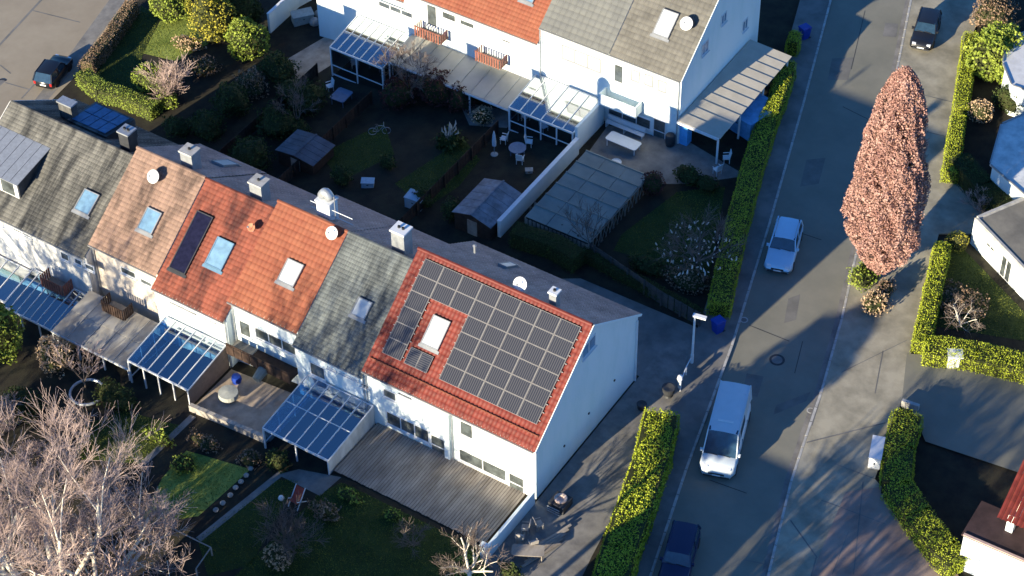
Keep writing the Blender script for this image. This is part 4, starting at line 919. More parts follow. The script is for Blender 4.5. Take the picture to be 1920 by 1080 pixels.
def crate(px, py, lx, ly, h, mt, label, cat, ang=0.1):
    p = gz0(px, py); T = empty(cat.replace(' ', '_'), p, label, cat); ca, sa = math.cos(ang), math.sin(ang); u, v = Vector((ca, sa, 0)), Vector((-sa, ca, 0)); z = Vector((0, 0, 1))
    q = MB(); q.obox(p+z*h*.45, u, v, z, lx/2, ly/2, h*.45); q.build('body', mt, T)
    q = MB(); q.obox(p+z*(h*.9+.033), u, v, z, lx/2+.04, ly/2+.04, .03); q.build('lid', mt, T)
    q = MB(); q.obox(p+z*h*.6-v*(ly/2+.012), u, v, z, .08, .01, .03); q.build('handle', M_dark, T); return T
crate(780, 385, 1.3, 1.0, 1.0, mat('pale_blue_box', (.30, .42, .52), .5, .1), 'pale blue storage box with open lid near the lane fence', 'storage box')
crate(690, 348, .9, .6, .5, mat('pale_blue_box', (.3, .4, .5)), 'small pale blue box below the narrow path', 'small box', .5)
crate(992, 323, .5, .35, .25, M_stone, 'small pale stone block right of the parasol', 'stone block', .6)
crate(1408, 232, 2.6, 3.2, 1.7, mat('bright_blue_tarpaulin', (.14, .36, .62), .5, .2, 2, bump=.4, bscale=4), 'blue tarpaulin-covered stack beside the hedge', 'covered stack', -.25)
# closed parasol
p = gz0(927, 290); T = empty('parasol', p, 'closed pale blue parasol on round foot', 'parasol')
mb = MB(); mb.tube([p, p+Vector((0, 0, 2.3))], .03, 6); mb.build('pole', M_galv, T); mb = MB(); mb.lathe(p+Vector((0, 0, .9)), [(.16, 0), (.17, .3), (.11, 1.0), (.03, 1.4)], 10); mb.build('canopy', mat('pale_blue_cloth', (.42, .50, .58), .8), T)
mb = MB(); mb.lathe(p, [(.28, 0), (.28, .06), (.1, .12), (.02, .14)], 14); mb.build('foot', M_kerb, T)
# bicycle lying in the dark garden
p = gz0(712, 252); T = empty('bicycle', p, 'bicycle standing in the dark garden left of the pampas grass', 'bicycle')
u = Vector((.8, .6, 0)).normalized(); z = Vector((0, 0, 1)); s_ = Vector((-u.y, u.x, 0))
for a in (-.52, .52):
    mb = MB(); cc = p+u*a+z*.34; ring = [cc+u*(.32*math.cos(t*math.pi/8))+z*(.32*math.sin(t*math.pi/8)) for t in range(17)]; mb.tube(ring, .028, 5, False); mb.build('wheel', M_galv, T)
mb = MB(); A_, B_, C_, D2, E2 = p-u*.52+z*.34, p-u*.08+z*.3, p-u*.2+z*.85, p+u*.35+z*.85, p+u*.52+z*.34
for a, b in ((A_, B_), (A_, C_), (B_, C_), (C_, D2), (B_, D2), (D2, E2)): mb.bar(a, b, .035)
mb.build('frame', M_galv, T); mb = MB(); mb.bar(D2+z*.12-s_*.28, D2+z*.12+s_*.28, .03); mb.build('handlebar', M_galv, T); mb = MB(); mb.obox(C_+z*.1, u, s_, z, .13, .07, .03); mb.build('saddle', M_dark, T)
# tyres / ring planter, trough and round tub
p = gz0(165, 742); mb = MB(); mb.tube([p+Vector((1.15*math.cos(t*math.pi/12), 1.15*math.sin(t*math.pi/12), .35)) for t in range(25)], .1, 6, False); 
tag(mb.build('pond_ring', M_galv), 'round pale-rimmed pond ring in the dark left garden', 'pond')
for k, (px, py) in enumerate(((470, 880), (462, 893), (452, 905), (442, 916), (432, 930), (418, 945), (405, 958), (478, 862))):
    p = gz0(px, py); lobj('border_stone', p, [(.02, 0), (.16, .02), (.2, .12), (.12, .22), (.02, .25)], M_stone, ['border stone near the conservatory end of the lawn', 'second border stone from the conservatory end', 'third border stone from the conservatory end', 'fourth border stone from the conservatory end', 'fifth border stone, past the middle of the lawn edge', 'sixth border stone towards the bottom of the lawn', 'lowest border stone along the lawn edge', 'border stone closest to the conservatory post'][k], 'stone', 7, 'stones along the lawn edge')
# picket-framed bed, bottom left
p1, p2, p3 = gz0(313, 1000), gz0(398, 1042), gz0(370, 1082)
F_ = empty('wire_frame', p2, 'thin pale rail frame at the bottom left under the bare trees', 'frame'); 
for a, b in ((p1, p2), (p2, p3), (p1, gz0(270, 1050))): mb = MB(); mb.bar(a+Vector((0, 0, .8)), b+Vector((0, 0, .8)), .06); mb.build('rail', M_stone, F_)
for a in (p1, p2, p3): mb = MB(); mb.box(a.x-.04, a.x+.04, a.y-.04, a.y+.04, a.z, a.z+.76); mb.build('post', M_stone, F_)

# ================================================================ STREET FURNITURE
p = gz0(1297, 682); h = height_to(p, 590); T = empty('street_lamp', p, 'white street lamp with short flat head beside the lane', 'street lamp')
mb = MB(); mb.tube([p, p+Vector((0, 0, .9)), p+Vector((0, 0, .92)), p+Vector((0, 0, h-.1))], [.11, .11, .085, .07], 10); mb.build('pole', M_plastic_w, T)
mb = MB(); a = p+Vector((0, 0, h-.06)); mb.obox(a+Vector((.32, .06, 0)), (1, .18, 0), (-.18, 1, 0), (0, 0, 1), .45, .14, .07); mb.build('lamp_head', M_plastic_w, T)
mb = MB(); mb.obox(a+Vector((.4, .07, -.085)), (1, .18, 0), (-.18, 1, 0), (0, 0, 1), .3, .1, .014); mb.build('lens', M_panelite, T)
def cabinet(px, py, lx, ly, h, label, ang, mt=None, cat='utility box'):
    p = gz0(px, py); T = empty('utility_box', p, label, cat); ca, sa = math.cos(ang), math.sin(ang); u, v = Vector((ca, sa, 0)), Vector((-sa, ca, 0)); z = Vector((0, 0, 1)); b = .11
    q = MB(); q.obox(p+z*(b+.06), u, v, z, lx/2-.03, ly/2-.03, .06); q.build('plinth', M_kerb, T)
    q = MB(); q.obox(p+z*(b+.12+(h-.2)/2), u, v, z, lx/2, ly/2, (h-.2)/2); q.build('body', mt or M_plastic_w, T)
    q = MB(); q.obox(p+z*(b+h-.045), u, v, z, lx/2+.03, ly/2+.03, .03); q.build('lid', mt or M_plastic_w, T)
    q = MB(); q.obox(p+z*(b+h*.5)-v*(ly/2+.012), u, v, z, .03, .012, .1); q.build('handle', M_dark, T); return T
cabinet(1787, 686, .95, .8, 1.1, 'white cube-shaped utility box at the corner of the long yellow-green hedge', .5)
cabinet(1641, 862, .75, 1.9, 1.1, 'tall grey-white utility box on the pavement by the curved hedge', .32)
cabinet(1803, 200, .7, 1.3, 1.0, 'small white utility box between the two clipped hedges', .36)
wallobj('garden_wall', gp((1690, 760), (1722, 771)), .55, .25, M_kerb, 'short white wall stub at the driveway entrance', 'wall')
def manhole(px, py, r, label, g=None):
    p = gz0(px, py); p.z += .008; T = empty('manhole_cover', p, label, 'manhole cover', g); q = MB(); q.lathe(p, [(r, 0), (r, .012), (r*.72, .012), (r*.72, .004)], 24); q.build('ring', M_kerb if r < .5 else M_dark, T)
    q = MB(); q.lathe(p, [(r*.7, .001), (r*.7, .01), (.01, .011)], 20); q.build('lid', M_conc, T)
manhole(1457, 675, .52, 'round manhole cover in the middle of the road')
manhole(2, 157, .62, 'round manhole cover at the left edge of the pale street')
manhole(1544, 735, .3, 'small round drain cover on the kerb line')
# small roadside things near the gate of the side path
BU = gz0(1253, 742)
lobj('planter_urn', BU, [(.3, 0), (.22, .1), (.38, .4), (.45, .8), (.38, .82), (.05, .75)], M_dark, 'dark urn planter at the upper end of the big hedge', 'urn')
lobj('white_bollard', gz0(1274, 728), [(.13, 0), (.13, .8), (.2, .9), (.16, 1.15), (.03, 1.2)], M_plastic_w, 'short white bollard beside the dark urn', 'bollard')
lobj('plant_tub', gz0(1203, 765), [(.28, 0), (.34, .4), (.3, .42), (.05, .38)], M_dark, 'small dark tub on the side path by the gable', 'tub')
mb = MB()
for a, b in zip(gp((1275, 735), (1286, 705)), gp((1286, 705), (1294, 690))): mb.bar(Vector((*a, .9)), Vector((*b, .9)), .06); mb.box(a[0]-.04, a[0]+.04, a[1]-.04, a[1]+.04, 0, .86)
tag(mb.build('path_railing', M_plastic_w), 'thin white railing between the bollard and the street lamp', 'railing')

# ================================================================ VEHICLES
M_tyre = mat('tyre_rubber', (.02, .02, .02), .8); M_rim = mat('alloy_rim', (.45, .46, .48), .35, .05, metal=.6)
M_autoglass = mat('car_glass', (.02, .045, .075), .06, .2, spec=.8); M_light = mat('headlight_glass', (.75, .77, .80), .12, .05, spec=.8); M_tail = mat('tail_light', (.35, .02, .02), .2, .05)
def paint(name, c, metal=.0): return mat(name, c, .28, .03, 2, spec=.6, metal=metal)
def vehicle(name, label, cat, c, heading, L, W, Hh, pm, belt=.95, hood=.95, ws=(.95, .35), rw=(-1.75, -1.5), hoodz=.82, zroof=None, van=False, sidemt=None, top_inset=.14, rack=False):
    # local: +y forward; ws = (base y, roof y) of windscreen, rw = (base y, roof y) of the rear window, from the centre
    T = empty(name, c, label, cat); objs = []
    nst = 15; mb = MB(); seg = []
    for k in range(nst):
        t = k/(nst-1); y = -L/2+L*t; e = min(1, (1-abs(2*t-1))*7); e = math.sqrt(max(0, e)) if e < 1 else 1
        wv = W/2*(.80+.20*e); z0 = .24+.10*(1-e)
        zb = belt if y < ws[0] else hoodz+(belt-hoodz)*max(0, 1-(y-ws[0])/.35)-.16*max(0, (y-(L/2-.45))/.45)**2
        if y < -L/2+.3: zb = belt-.07*(1-(y+L/2)/.3) if not van else belt
        seg.append([(-wv*.93, z0), (-wv, z0+.18), (-wv, zb*.62), (-wv*.965, zb-.05), (-wv*.88, zb), (0, zb+.03), (wv*.88, zb), (wv*.965, zb-.05), (wv, zb*.62), (wv, z0+.18), (wv*.93, z0)])
        for a, b in seg[-1]: mb.v.append((a, y, b))
    m_ = 11
    for k in range(nst-1):
        for j in range(m_): a = k*m_+j; b = k*m_+(j+1) % m_; mb.f.append((a, a+m_, b+m_, b))
    mb.f.append(tuple(range(m_))); mb.f.append(tuple(range(nst*m_-1, (nst-1)*m_-1, -1)))
    objs.append((mb, 'body', pm, True))
    # glasshouse
    wb, wt = W/2*.93, W/2*(.93-top_inset); zb, zt = belt-.02, Hh-.07; yb0, yt0, yt1, yb1 = rw[0], rw[1], ws[1], ws[0]
    gb = [(-wb, yb0, zb), (wb, yb0, zb), (wb, yb1, zb), (-wb, yb1, zb)]; gt = [(-wt, yt0, zt), (wt, yt0, zt), (wt, yt1, zt), (-wt, yt1, zt)]
    cab = MB(); 
    if van:
        cab.hexa(gb[:2]+[(wb, yt1-.35, zb), (-wb, yt1-.35, zb)]+gt[:2]+[(wt, yt1-.35, zt), (-wt, yt1-.35, zt)]); objs.append((cab, 'cargo_shell', pm, False))
        g2 = MB(); g2.hexa([(-wb, yt1-.348, zb), (wb, yt1-.348, zb), gb[2], gb[3], (-wt, yt1-.348, zt-.001), (wt, yt1-.348, zt-.001), (wt, yt1, zt-.001), (-wt, yt1, zt-.001)]); objs.append((g2, 'cab_glass', M_autoglass, False))
        for s_ in (-1, 1):
            g3 = MB(); xo = s_*(wb+wt)/2; g3.obox((xo+s_*.012, -.15, (zb+zt)/2-.12), (0, 1, 0), Vector((s_*(wt-wb), 0, zt-zb)).normalized(), (1, 0, 0), .75, .3, .01); objs.append((g3, 'side_window', M_autoglass, False))
    else:
        cab.hexa(gb+gt); objs.append((cab, 'window_glass', M_autoglass, False))
    rf = MB(); r0, r1 = (yt0-.02, yt1+.04)
    n_ = 6
    for k in range(n_+1):
        for (x_, dz) in ((-wt-.015, -.01), (-wt*.7, .05), (0, .075), (wt*.7, .05), (wt+.015, -.01)):
            y = r0+(r1-r0)*k/n_; e = -.03*(abs(2*k/n_-1)**4); rf.v.append((x_, y, zt+dz+e))
    for k in range(n_):
        for j in range(4): a = k*5+j; rf.f.append((a, a+1, a+6, a+5))
    for k in (0, n_): base = k*5; rf.v += [] 
    objs.append((rf, 'roof', pm, True))
    pl_ = MB()
    for s_ in (-1, 1):
        pl_.bar((s_*wb, yb1, zb), (s_*wt, yt1, zt), .07); pl_.bar((s_*wb, yb0, zb), (s_*wt, yt0, zt), .10); pl_.bar((s_*wt, yt0, zt), (s_*wt, yt1, zt), .06)
        if not van: pl_.bar((s_*wb, (yb0+yb1)/2, zb), (s_*wt, (yt0+yt1)/2, zt), .07); pl_.bar((s_*wb, yb0, zb), (s_*wb, yb1, zb), .05)
    objs.append((pl_, 'pillars', pm, False))
    for s_ in (-1, 1):
        h_ = MB(); h_.hexa([(s_*W*.30-.16, L/2-.32, .58), (s_*W*.30+.16, L/2-.32, .58), (s_*W*.30+.14, L/2-.02, .58), (s_*W*.30-.16, L/2+.0, .58), (s_*W*.33-.16, L/2-.38, hoodz-.03), (s_*W*.33+.14, L/2-.38, hoodz-.03), (s_*W*.31+.12, L/2-.08, hoodz-.07), (s_*W*.31-.16, L/2-.05, hoodz-.07)]); objs.append((h_, 'headlight', M_light, False))
        h_ = MB(); h_.box(s_*W*.40-.11, s_*W*.40+.07, -L/2-.01, -L/2+.12, belt-.35, belt-.08); objs.append((h_, 'tail_light', M_tail, False))
        h_ = MB(); h_.hexa([(s_*(W/2+.05)-.1, yb1-.25, belt), (s_*(W/2+.05)+.1, yb1-.25, belt), (s_*(W/2+.05)+.08, yb1-.1, belt+.01), (s_*(W/2+.05)-.08, yb1-.1, belt+.01), (s_*(W/2+.05)-.1, yb1-.25, belt+.17), (s_*(W/2+.05)+.1, yb1-.25, belt+.17), (s_*(W/2+.05)+.07, yb1-.12, belt+.15), (s_*(W/2+.05)-.07, yb1-.12, belt+.15)]); objs.append((h_, 'mirror', pm, False))
        if rack: h_ = MB(); h_.bar((s_*wt*.88, r0+.25, zt+.10), (s_*wt*.88, r1-.25, zt+.10), .035, .045); objs.append((h_, 'roof_rail', M_rim, False))
    g = MB(); g.box(-W*.22, W*.22, L/2-.03, L/2+.012, .50, .66); g.box(-W*.36, W*.36, L/2-.06, L/2+.008, .28, .42); objs.append((g, 'grille', M_dark, False))
    g = MB(); g.box(-.26, .26, L/2+.01, L/2+.03, .43, .53); objs.append((g, 'number_plate', M_plastic_w, False))
    g = MB(); g.box(-.26, .26, -L/2-.03, -L/2-.005, .55, .66); objs.append((g, 'number_plate', M_plastic_w, False))
    g = MB(); g.bar((-W*.3, ws[0]+.04, belt+.02), (W*.02, ws[0]-.03, belt+.06), .025); g.bar((W*.05, ws[0]+.04, belt+.02), (W*.36, ws[0]-.03, belt+.06), .025); objs.append((g, 'wiper', M_dark, False))
    rotm = Matrix.Rotation(heading, 4, 'Z')
    T.rotation_euler.z = heading
    parts = {}
    for mb_, nm, mt_, sm in objs:
        o = mb_.build(nm, mt_, smooth=sm); o.parent = T; parts.setdefault(nm, o)
    parts['body'].data.materials[0] = pm
    r_ = .33 if not van else .36
    for s_ in (-1, 1):
        for yy in (L/2-.85, -L/2+.8):
            q = MB(); q.lathe((0, 0, 0), [(r_*.62, -.1), (r_*.97, -.1), (r_, -.07), (r_, .07), (r_*.97, .1), (r_*.62, .1)], 18, (1, 0, 0)); wz = q.build('wheel', M_tyre); wz.location = (s_*(W/2-.08), yy, r_); wz.parent = T
            q = MB(); q.lathe((0, 0, 0), [(.02, s_*.085), (r_*.2, s_*.09), (r_*.6, s_*.075), (r_*.61, s_*.02)], 14, (1, 0, 0)); ri = q.build('rim', M_rim); ri.parent = wz
    return T, parts
def veh_place(front_px, L, dirv, h=0.0):
    f = G(*front_px, h); d = Vector((dirv[0], dirv[1], 0)).normalized(); c = f-d*L/2; c.z = zg(c.x)+.012; return c, math.atan2(d.y, d.x)-math.pi/2
c, a = veh_place((1456, 517), 4.8, (.29, -.957))
vehicle('parked_car', 'light silver hatchback, shade-blue in colour, with roof rails on the shaded road', 'car', c, a, 4.8, 1.98, 1.66, paint('shade_blue_silver_paint', (.42, .64, .80), .1), rack=True, ws=(.75, .25), rw=(-2.05, -1.85))  # silver car; the blue of the shade is put into its paint
c, a = veh_place((1342, 899), 6.15, (.31, -.95))
VT, VP = vehicle('delivery_van', 'white high-roofed van standing at the kerb', 'van', c, a, 6.3, 2.3, 2.62, paint('van_white_paint', (.56, .62, .66)), belt=1.25, ws=(2.15, 1.3), rw=(-3.09, -3.0), hoodz=1.15, van=True, top_inset=.10)
mb = MB(); mb.box(-.5, .5, .35, .5, 2.60, 2.645); o = mb.build('roof_ridge', M_plastic_w); o.parent = VT
for s_ in (-1, 1):
    mb = MB(); mb.box(s_*1.135-.02, s_*1.135+.02, -1.9, 1.7, .52, .62); o = mb.build('rub_strip', M_dark); o.parent = VT
    for yy in (-1.35, .35, 1.25): mb = MB(); mb.box(s_*1.135-.019, s_*1.135+.019, yy, yy+.02, .65, 1.15); o = mb.build('door_seam', M_dark); o.parent = VT
for yy in (-2.2, -1.4, -.6): mb = MB(); mb.box(-.8, .8, yy, yy+.05, 2.555, 2.60); o = mb.build('roof_rib', VP['body'].data.materials[0]); o.parent = VT
c, a = veh_place((1258, 1112), 4.7, (.31, -.95))
vehicle('parked_car', 'dark blue car at the bottom edge of the road', 'car', c, a, 4.7, 1.85, 1.6, paint('dark_blue_paint', (.005, .012, .055)), ws=(.95, .45), rw=(-2.2, -1.95), belt=.98, hoodz=.9)
c, a = veh_place((1724, 101), 4.2, (.25, -.97)); c.z += .1
vehicle('parked_car', 'black hatchback on the pavement at the top right', 'car', c, a, 4.2, 1.78, 1.52, paint('black_paint', (.012, .013, .017)), ws=(.7, .2), rw=(-1.95, -1.7))
c = G(101, 133, .6); c.z = zg(c.x)+.012; d_ = G(215, 25)-G(75, 205); a = math.atan2(d_.y, d_.x)-math.pi/2
vehicle('parked_car', 'black hatchback on the pale street at the left', 'car', c, a, 3.8, 1.75, 1.6, paint('black_paint', (.01, .01, .01)), ws=(.7, .1), rw=(-1.95, -1.55))

crate(568, 40, 1.7, 1.0, .9, mat('pale_cover', (.4, .4, .4)), 'pale covered stack inside the short white curved wall', 'covered stack', .9)
crate(632, 42, 2.4, 1.3, .8, M_tarp, 'blue tarpaulin-covered stack beside the pale conservatory', 'covered stack', .1)
for k_, (px_, py_, lb) in enumerate(((590, 45, 'pale rock nearest the pale covered stack'), (600, 30, 'pale rock between covered stack and blue tarpaulin'), (615, 22, 'pale rock at the top, against the white facade'))):
    lobj('garden_rock', gz0(px_, py_), [(.05, 0), (.42, .05), (.46, .3), (.3, .5), (.02, .58)], M_stone, lb, 'rock', 7)

manhole(1395, 600, .28, 'small drain cover by the left kerb, near the blue bin')
manhole(1520, 770, .26, 'small drain cover in the gutter below the kerb drain')

# ================================================================ HOUSES ACROSS THE ROAD
def flat_house(label, corner, d1, L1, d2, L2, h, wall_m, roof_m, name='flat_roofed_house', over=.0):
    c = Vector((corner.x, corner.y, 0)); d1 = Vector((*d1, 0)).normalized(); d2 = Vector((*d2, 0)).normalized()
    T = empty(name, c, label, 'house'); P = [c, c+d1*L1, c+d1*L1+d2*L2, c+d2*L2]
    q = MB(); q.prism([(p.x, p.y) for p in P], -.2, h-.25); q.build('wall', wall_m, T)
    cen = sum(P, Vector())/4; E = [p+(p-cen).normalized()*over for p in P]; q = MB(); q.prism([(p.x, p.y) for p in E], h-.247, h-.02); q.build('roof_edge', M_kerb, T)
    I = [p+(cen-p).normalized()*.45 for p in E]; q = MB(); q.prism([(p.x, p.y) for p in I], h-.019, h+.02); q.build('roof', roof_m, T)
    for a, b in zip(E, E[1:]+E[:1]): q = MB(); dd = (b-a).normalized(); nn = Vector((-dd.y, dd.x, 0)); q.bar(a+Vector((0, 0, h+.03))+dd*.1+(cen-a).normalized()*.12, b+Vector((0, 0, h+.03))-dd*.1+(cen-b).normalized()*.12, .2, .1); q.build('parapet', M_kerb, T)
    return T, P
pc = G(1819, 456); h_f = height_to(pc, 408); pe = G(1919, 562); pr_ = plane_hit(1925, 367, Vector((0, 0, h_f)), Vector((0, 0, 1)))
d1 = (pe-pc); d2 = pr_-Vector((pc.x, pc.y, h_f))
HR, PRr = flat_house('flat-roofed white house at the right edge beyond the small garden', pc, (d1.x, d1.y), 12, (d2.x, d2.y), 11, h_f, M_white, M_felt)
u1 = Vector((d1.x, d1.y, 0)).normalized(); n1 = Vector((u1.y, -u1.x, 0)) 
if (n1.dot(Vector((CX, CY, 0))-pc)) < 0: n1 = -n1
def wall_opening(H, base, u, n, s0, s1, z0, z1, nm='window'):
    b = Vector((base.x, base.y, 0)); f = MB()
    f.obox(b+u*(s0+s1)/2+n*.025+Vector((0, 0, (z0+z1)/2)), u, (0, 0, 1), n, (s1-s0)/2, (z1-z0)/2, .02); F = f.build(nm, M_frame, H)
    k_ = 2 if s1-s0 > .9 else 1
    for k in range(k_):
        a_, b_ = s0+(s1-s0)*k/k_+.06, s0+(s1-s0)*(k+1)/k_-.06; p = MB(); p.obox(b+u*(a_+b_)/2+n*.049+Vector((0, 0, (z0+z1)/2)), u, (0, 0, 1), n, (b_-a_)/2, (z1-z0)/2-.06, .003); p.build('pane', M_pane, F)
wall_opening(HR, pc, u1, n1, 1.7, 2.6, 1.3, 1.6); wall_opening(HR, pc, u1, n1, 3.5, 4.6, .1, 1.9, 'window'); wall_opening(HR, pc, u1, n1, 6.6, 8.0, .6, 1.9)
# upper right house with dappled white wall
pc2 = G(1862, 300); pa = G(1905, 360)
T2 = empty('white_house', pc2, 'white dappled house at the right edge above the dark hedge', 'house')
def roof_house(T, P0, u, Lu, n, Ln, he, hr, wall_m, roof_m, over=.4):
    u = u.normalized(); n = n.normalized(); P0 = Vector((P0.x, P0.y, 0)); q = MB(); z = Vector((0, 0, 1))
    A, B, C_, D2_ = P0, P0+u*Lu, P0+u*Lu+n*Ln, P0+n*Ln; R0, R1 = P0+n*Ln/2, P0+u*Lu+n*Ln/2
    q.v = [tuple(p) for p in (A-z*.2, B-z*.2, C_-z*.2, D2_-z*.2, A+z*he, B+z*he, C_+z*he, D2_+z*he, R0+z*(hr-.12), R1+z*(hr-.12))]
    q.f = [(0, 1, 5, 4), (1, 2, 6, 9, 5), (2, 3, 7, 6), (3, 0, 4, 8, 7), (4, 5, 9, 8), (6, 7, 8, 9), (3, 2, 1, 0)]
    q.build('wall', wall_m, T)
    sl_ = (hr-he)/(Ln/2); nr_ = int(math.hypot(Ln/2, hr-he)/.36)+1
    for s_ in (0, 1):
        q = MB(); ni = n if s_ == 0 else -n; base = P0 if s_ == 0 else P0+n*Ln; W_ = Ln/2+over; up = (ni+z*sl_).normalized()
        nm = u.cross(up); nm = nm if nm.z > 0 else -nm; LL = W_*math.sqrt(1+sl_*sl_); s0v = base-ni*over+z*(he-over*sl_)
        nc_ = int((Lu+2*over)/.3)
        for r in range(nr_):
            a0, a1 = LL*r/nr_, LL*(r+1)/nr_
            for c_ in range(nc_):
                x0_, x1_ = -over+(Lu+2*over)*c_/nc_, -over+(Lu+2*over)*(c_+.95)/nc_; xm = (x0_+x1_)/2
                p0, p1, p2 = (s0v+u*xx+up*a0+nm*hh for xx, hh in ((x0_, .05), (xm, .10), (x1_, .05))); p3, p4, p5 = (s0v+u*xx+up*(a1+.02)+nm*hh for xx, hh in ((x0_, .01), (xm, .06), (x1_, .01)))
                q.v += [tuple(p) for p in (p0, p1, p2, p3, p4, p5)]; i = len(q.v)-6; q.f += [(i, i+1, i+4, i+3), (i+1, i+2, i+5, i+4)]
        o = q.build('roof_tiles', roof_m, T); o['kind'] = 'stuff'
M_frost = mat('shade_dappled_frosted_roof_sheet', (.45, .47, .47), .8, col2=(.70, .70, .68), scale=1.3, bump=.4, bscale=5)  # frost tone, with dapples of tree shade put in as well
def low_white(T, px, h, mt):
    P = [plane_hit(*p, Vector((0, 0, h)), Vector((0, 0, 1))) for p in px]; cen = sum(P, Vector())/len(P)
    q = MB(); q.prism([tuple((p+(cen-p).normalized()*.3)[:2]) for p in P], -.2, h-.13); q.build('wall', M_white, T)
    q = MB(); q.prism([tuple(p[:2]) for p in P], h-.127, h); q.build('roof', mt, T)
    for a, b in zip(P, P[1:]+P[:1]): q = MB(); d_ = (b-a).normalized(); q.bar(a+d_*.1+Vector((0, 0, .05)), b-d_*.1+Vector((0, 0, .05)), .1, .09); q.build('roof_edge', M_gutter, T)
low_white(T2, ((1877, 233), (1856, 308), (1922, 366), (2010, 330), (2000, 180), (1925, 212)), 3.0, M_frost)
T2b = empty('white_house', G(1900, 150), 'low white-roofed annex at the top right behind the bright shrub', 'house')
low_white(T2b, ((1886, 72), (1880, 118), (1897, 160), (1990, 190), (2010, 40), (1930, 58)), 3.0, mat('white_roof_sheet', (.60, .60, .60), .8, .1, 1.5))
# red roofed house, bottom right
h3 = 3.3; cc = plane_hit(1808, 1000, Vector((0, 0, h3)), Vector((0, 0, 1))); ce = plane_hit(1919, 1048, Vector((0, 0, h3)), Vector((0, 0, 1))); cb = plane_hit(1872, 955, Vector((0, 0, h3)), Vector((0, 0, 1)))
T3 = empty('red_roofed_house', (cc.x, cc.y, 0), 'house with red tiled roof and white columns at the bottom right corner', 'house')
u3 = Vector((ce.x-cc.x, ce.y-cc.y, 0)).normalized(); n3 = Vector((-u3.y, u3.x, 0)); dep = max(2.6, (Vector((cb.x, cb.y, 0))-Vector((cc.x, cc.y, 0))).dot(n3)); base3 = Vector((cc.x, cc.y, 0))
q = MB(); q.prism([tuple((base3+u3*a+n3*b)[:2]) for a, b in ((0, 0), (16, 0), (16, dep), (0, dep))], -.2, h3-.15); q.build('wall', M_dapplewhite, T3)
q = MB(); q.prism([tuple((base3+u3*a+n3*b)[:2]) for a, b in ((-.12, -.12), (16.1, -.12), (16.1, dep+.12), (-.12, dep+.12))], h3-.147, h3); q.build('flat_roof', mat('dark_red_roof_felt', (.05, .03, .03), .9, .3, 1), T3)
q = MB(); q.bar(base3+Vector((0, 0, h3+.04))-n3*.1, base3+u3*16+Vector((0, 0, h3+.04))-n3*.1, .18, .08); q.build('roof_edge', mat('pale_pink_edge', (.5, .35, .3), .8), T3)
up0 = base3+u3*1.7+n3*(dep-1.1)
for k in range(4): q = MB(); a = up0+u3*(.5+k*1.6); q.box(a.x-.22, a.x+.22, a.y-.22, a.y+.22, h3+.002, h3+1.5); q.build('column', M_white, T3)
b0 = up0+n3*1.2; q = MB(); q.prism([tuple((b0+u3*a+n3*b)[:2]) for a, b in ((.3, 0), (13, 0), (13, 6), (.3, 6))], 0, h3+1.4); q.build('upper_wall', M_cream, T3)
R3 = MB(); nm_ = 0
for r in range(13):
    for c_ in range(46):
        a0, a1 = -.9+r*.36, -.9+(r+1)*.38; x0_ = -.2+c_*.3; z0_, z1_ = h3+1.55+r*.2, h3+1.55+(r+1)*.21
        P = [up0+u3*x0_+n3*a0+Vector((0, 0, z0_+.04)), up0+u3*(x0_+.14)+n3*a0+Vector((0, 0, z0_+.13)), up0+u3*(x0_+.28)+n3*a0+Vector((0, 0, z0_+.04)), up0+u3*x0_+n3*a1+Vector((0, 0, z1_)), up0+u3*(x0_+.14)+n3*a1+Vector((0, 0, z1_+.09)), up0+u3*(x0_+.28)+n3*a1+Vector((0, 0, z1_))]
        i = len(R3.v); R3.v += [tuple(p) for p in P]; R3.f += [(i, i+1, i+4, i+3), (i+1, i+2, i+5, i+4)]
o = R3.build('roof_tiles', M_tile_red, T3); o['kind'] = 'stuff'
q = MB(); q.prism([tuple((up0+u3*a+n3*b)[:2]) for a, b in ((-.1, 3.5), (13.2, 3.5), (13.2, 7.6), (-.1, 7.6))], h3+1.4, h3+3.9); q.build('roof_core', M_tile_red, T3)
# ================================================================ NEIGHBOURS OUTSIDE THE FRAME (unseen, sized to throw the long shadows in view)
def plain_house(label, x0, x1, y0, y1, he, hr, gz):
    T = empty('neighbour_house', ((x0+x1)/2, (y0+y1)/2, gz), label, 'house'); q = MB(); ym = (y0+y1)/2
    q.v = [(x0, y0, gz-.3), (x1, y0, gz-.3), (x1, y1, gz-.3), (x0, y1, gz-.3), (x0, y0, he), (x1, y0, he), (x1, y1, he), (x0, y1, he), (x0, ym, hr-.1), (x1, ym, hr-.1)]
    q.f = [(0, 1, 5, 4), (1, 2, 6, 9, 5), (2, 3, 7, 6), (3, 0, 4, 8, 7), (4, 5, 9, 8), (6, 7, 8, 9), (3, 2, 1, 0)]; q.build('wall', M_white, T)
    tiled('roof_tiles', x0, x1, y0-.3, he-.15, ym, hr, M_tile_red, T, .35, .4, .03, 2); tiled('roof_tiles', x0, x1, y1+.3, he-.15, ym, hr, M_tile_red, T, .35, .4, .03, 2)
PLAIN_HOUSES = [('neighbouring terraced house south of the gardens', -21, -5.5, -47, -35.5, 5.8, 10.2, -1.0),
 ('added unseen house south beside the road', 2.2, 6.8, -30, -19, 6.0, 9.0, 0)]  # unseen house, added and placed for its shadow on the road
for h_ in PLAIN_HOUSES: plain_house(*h_)

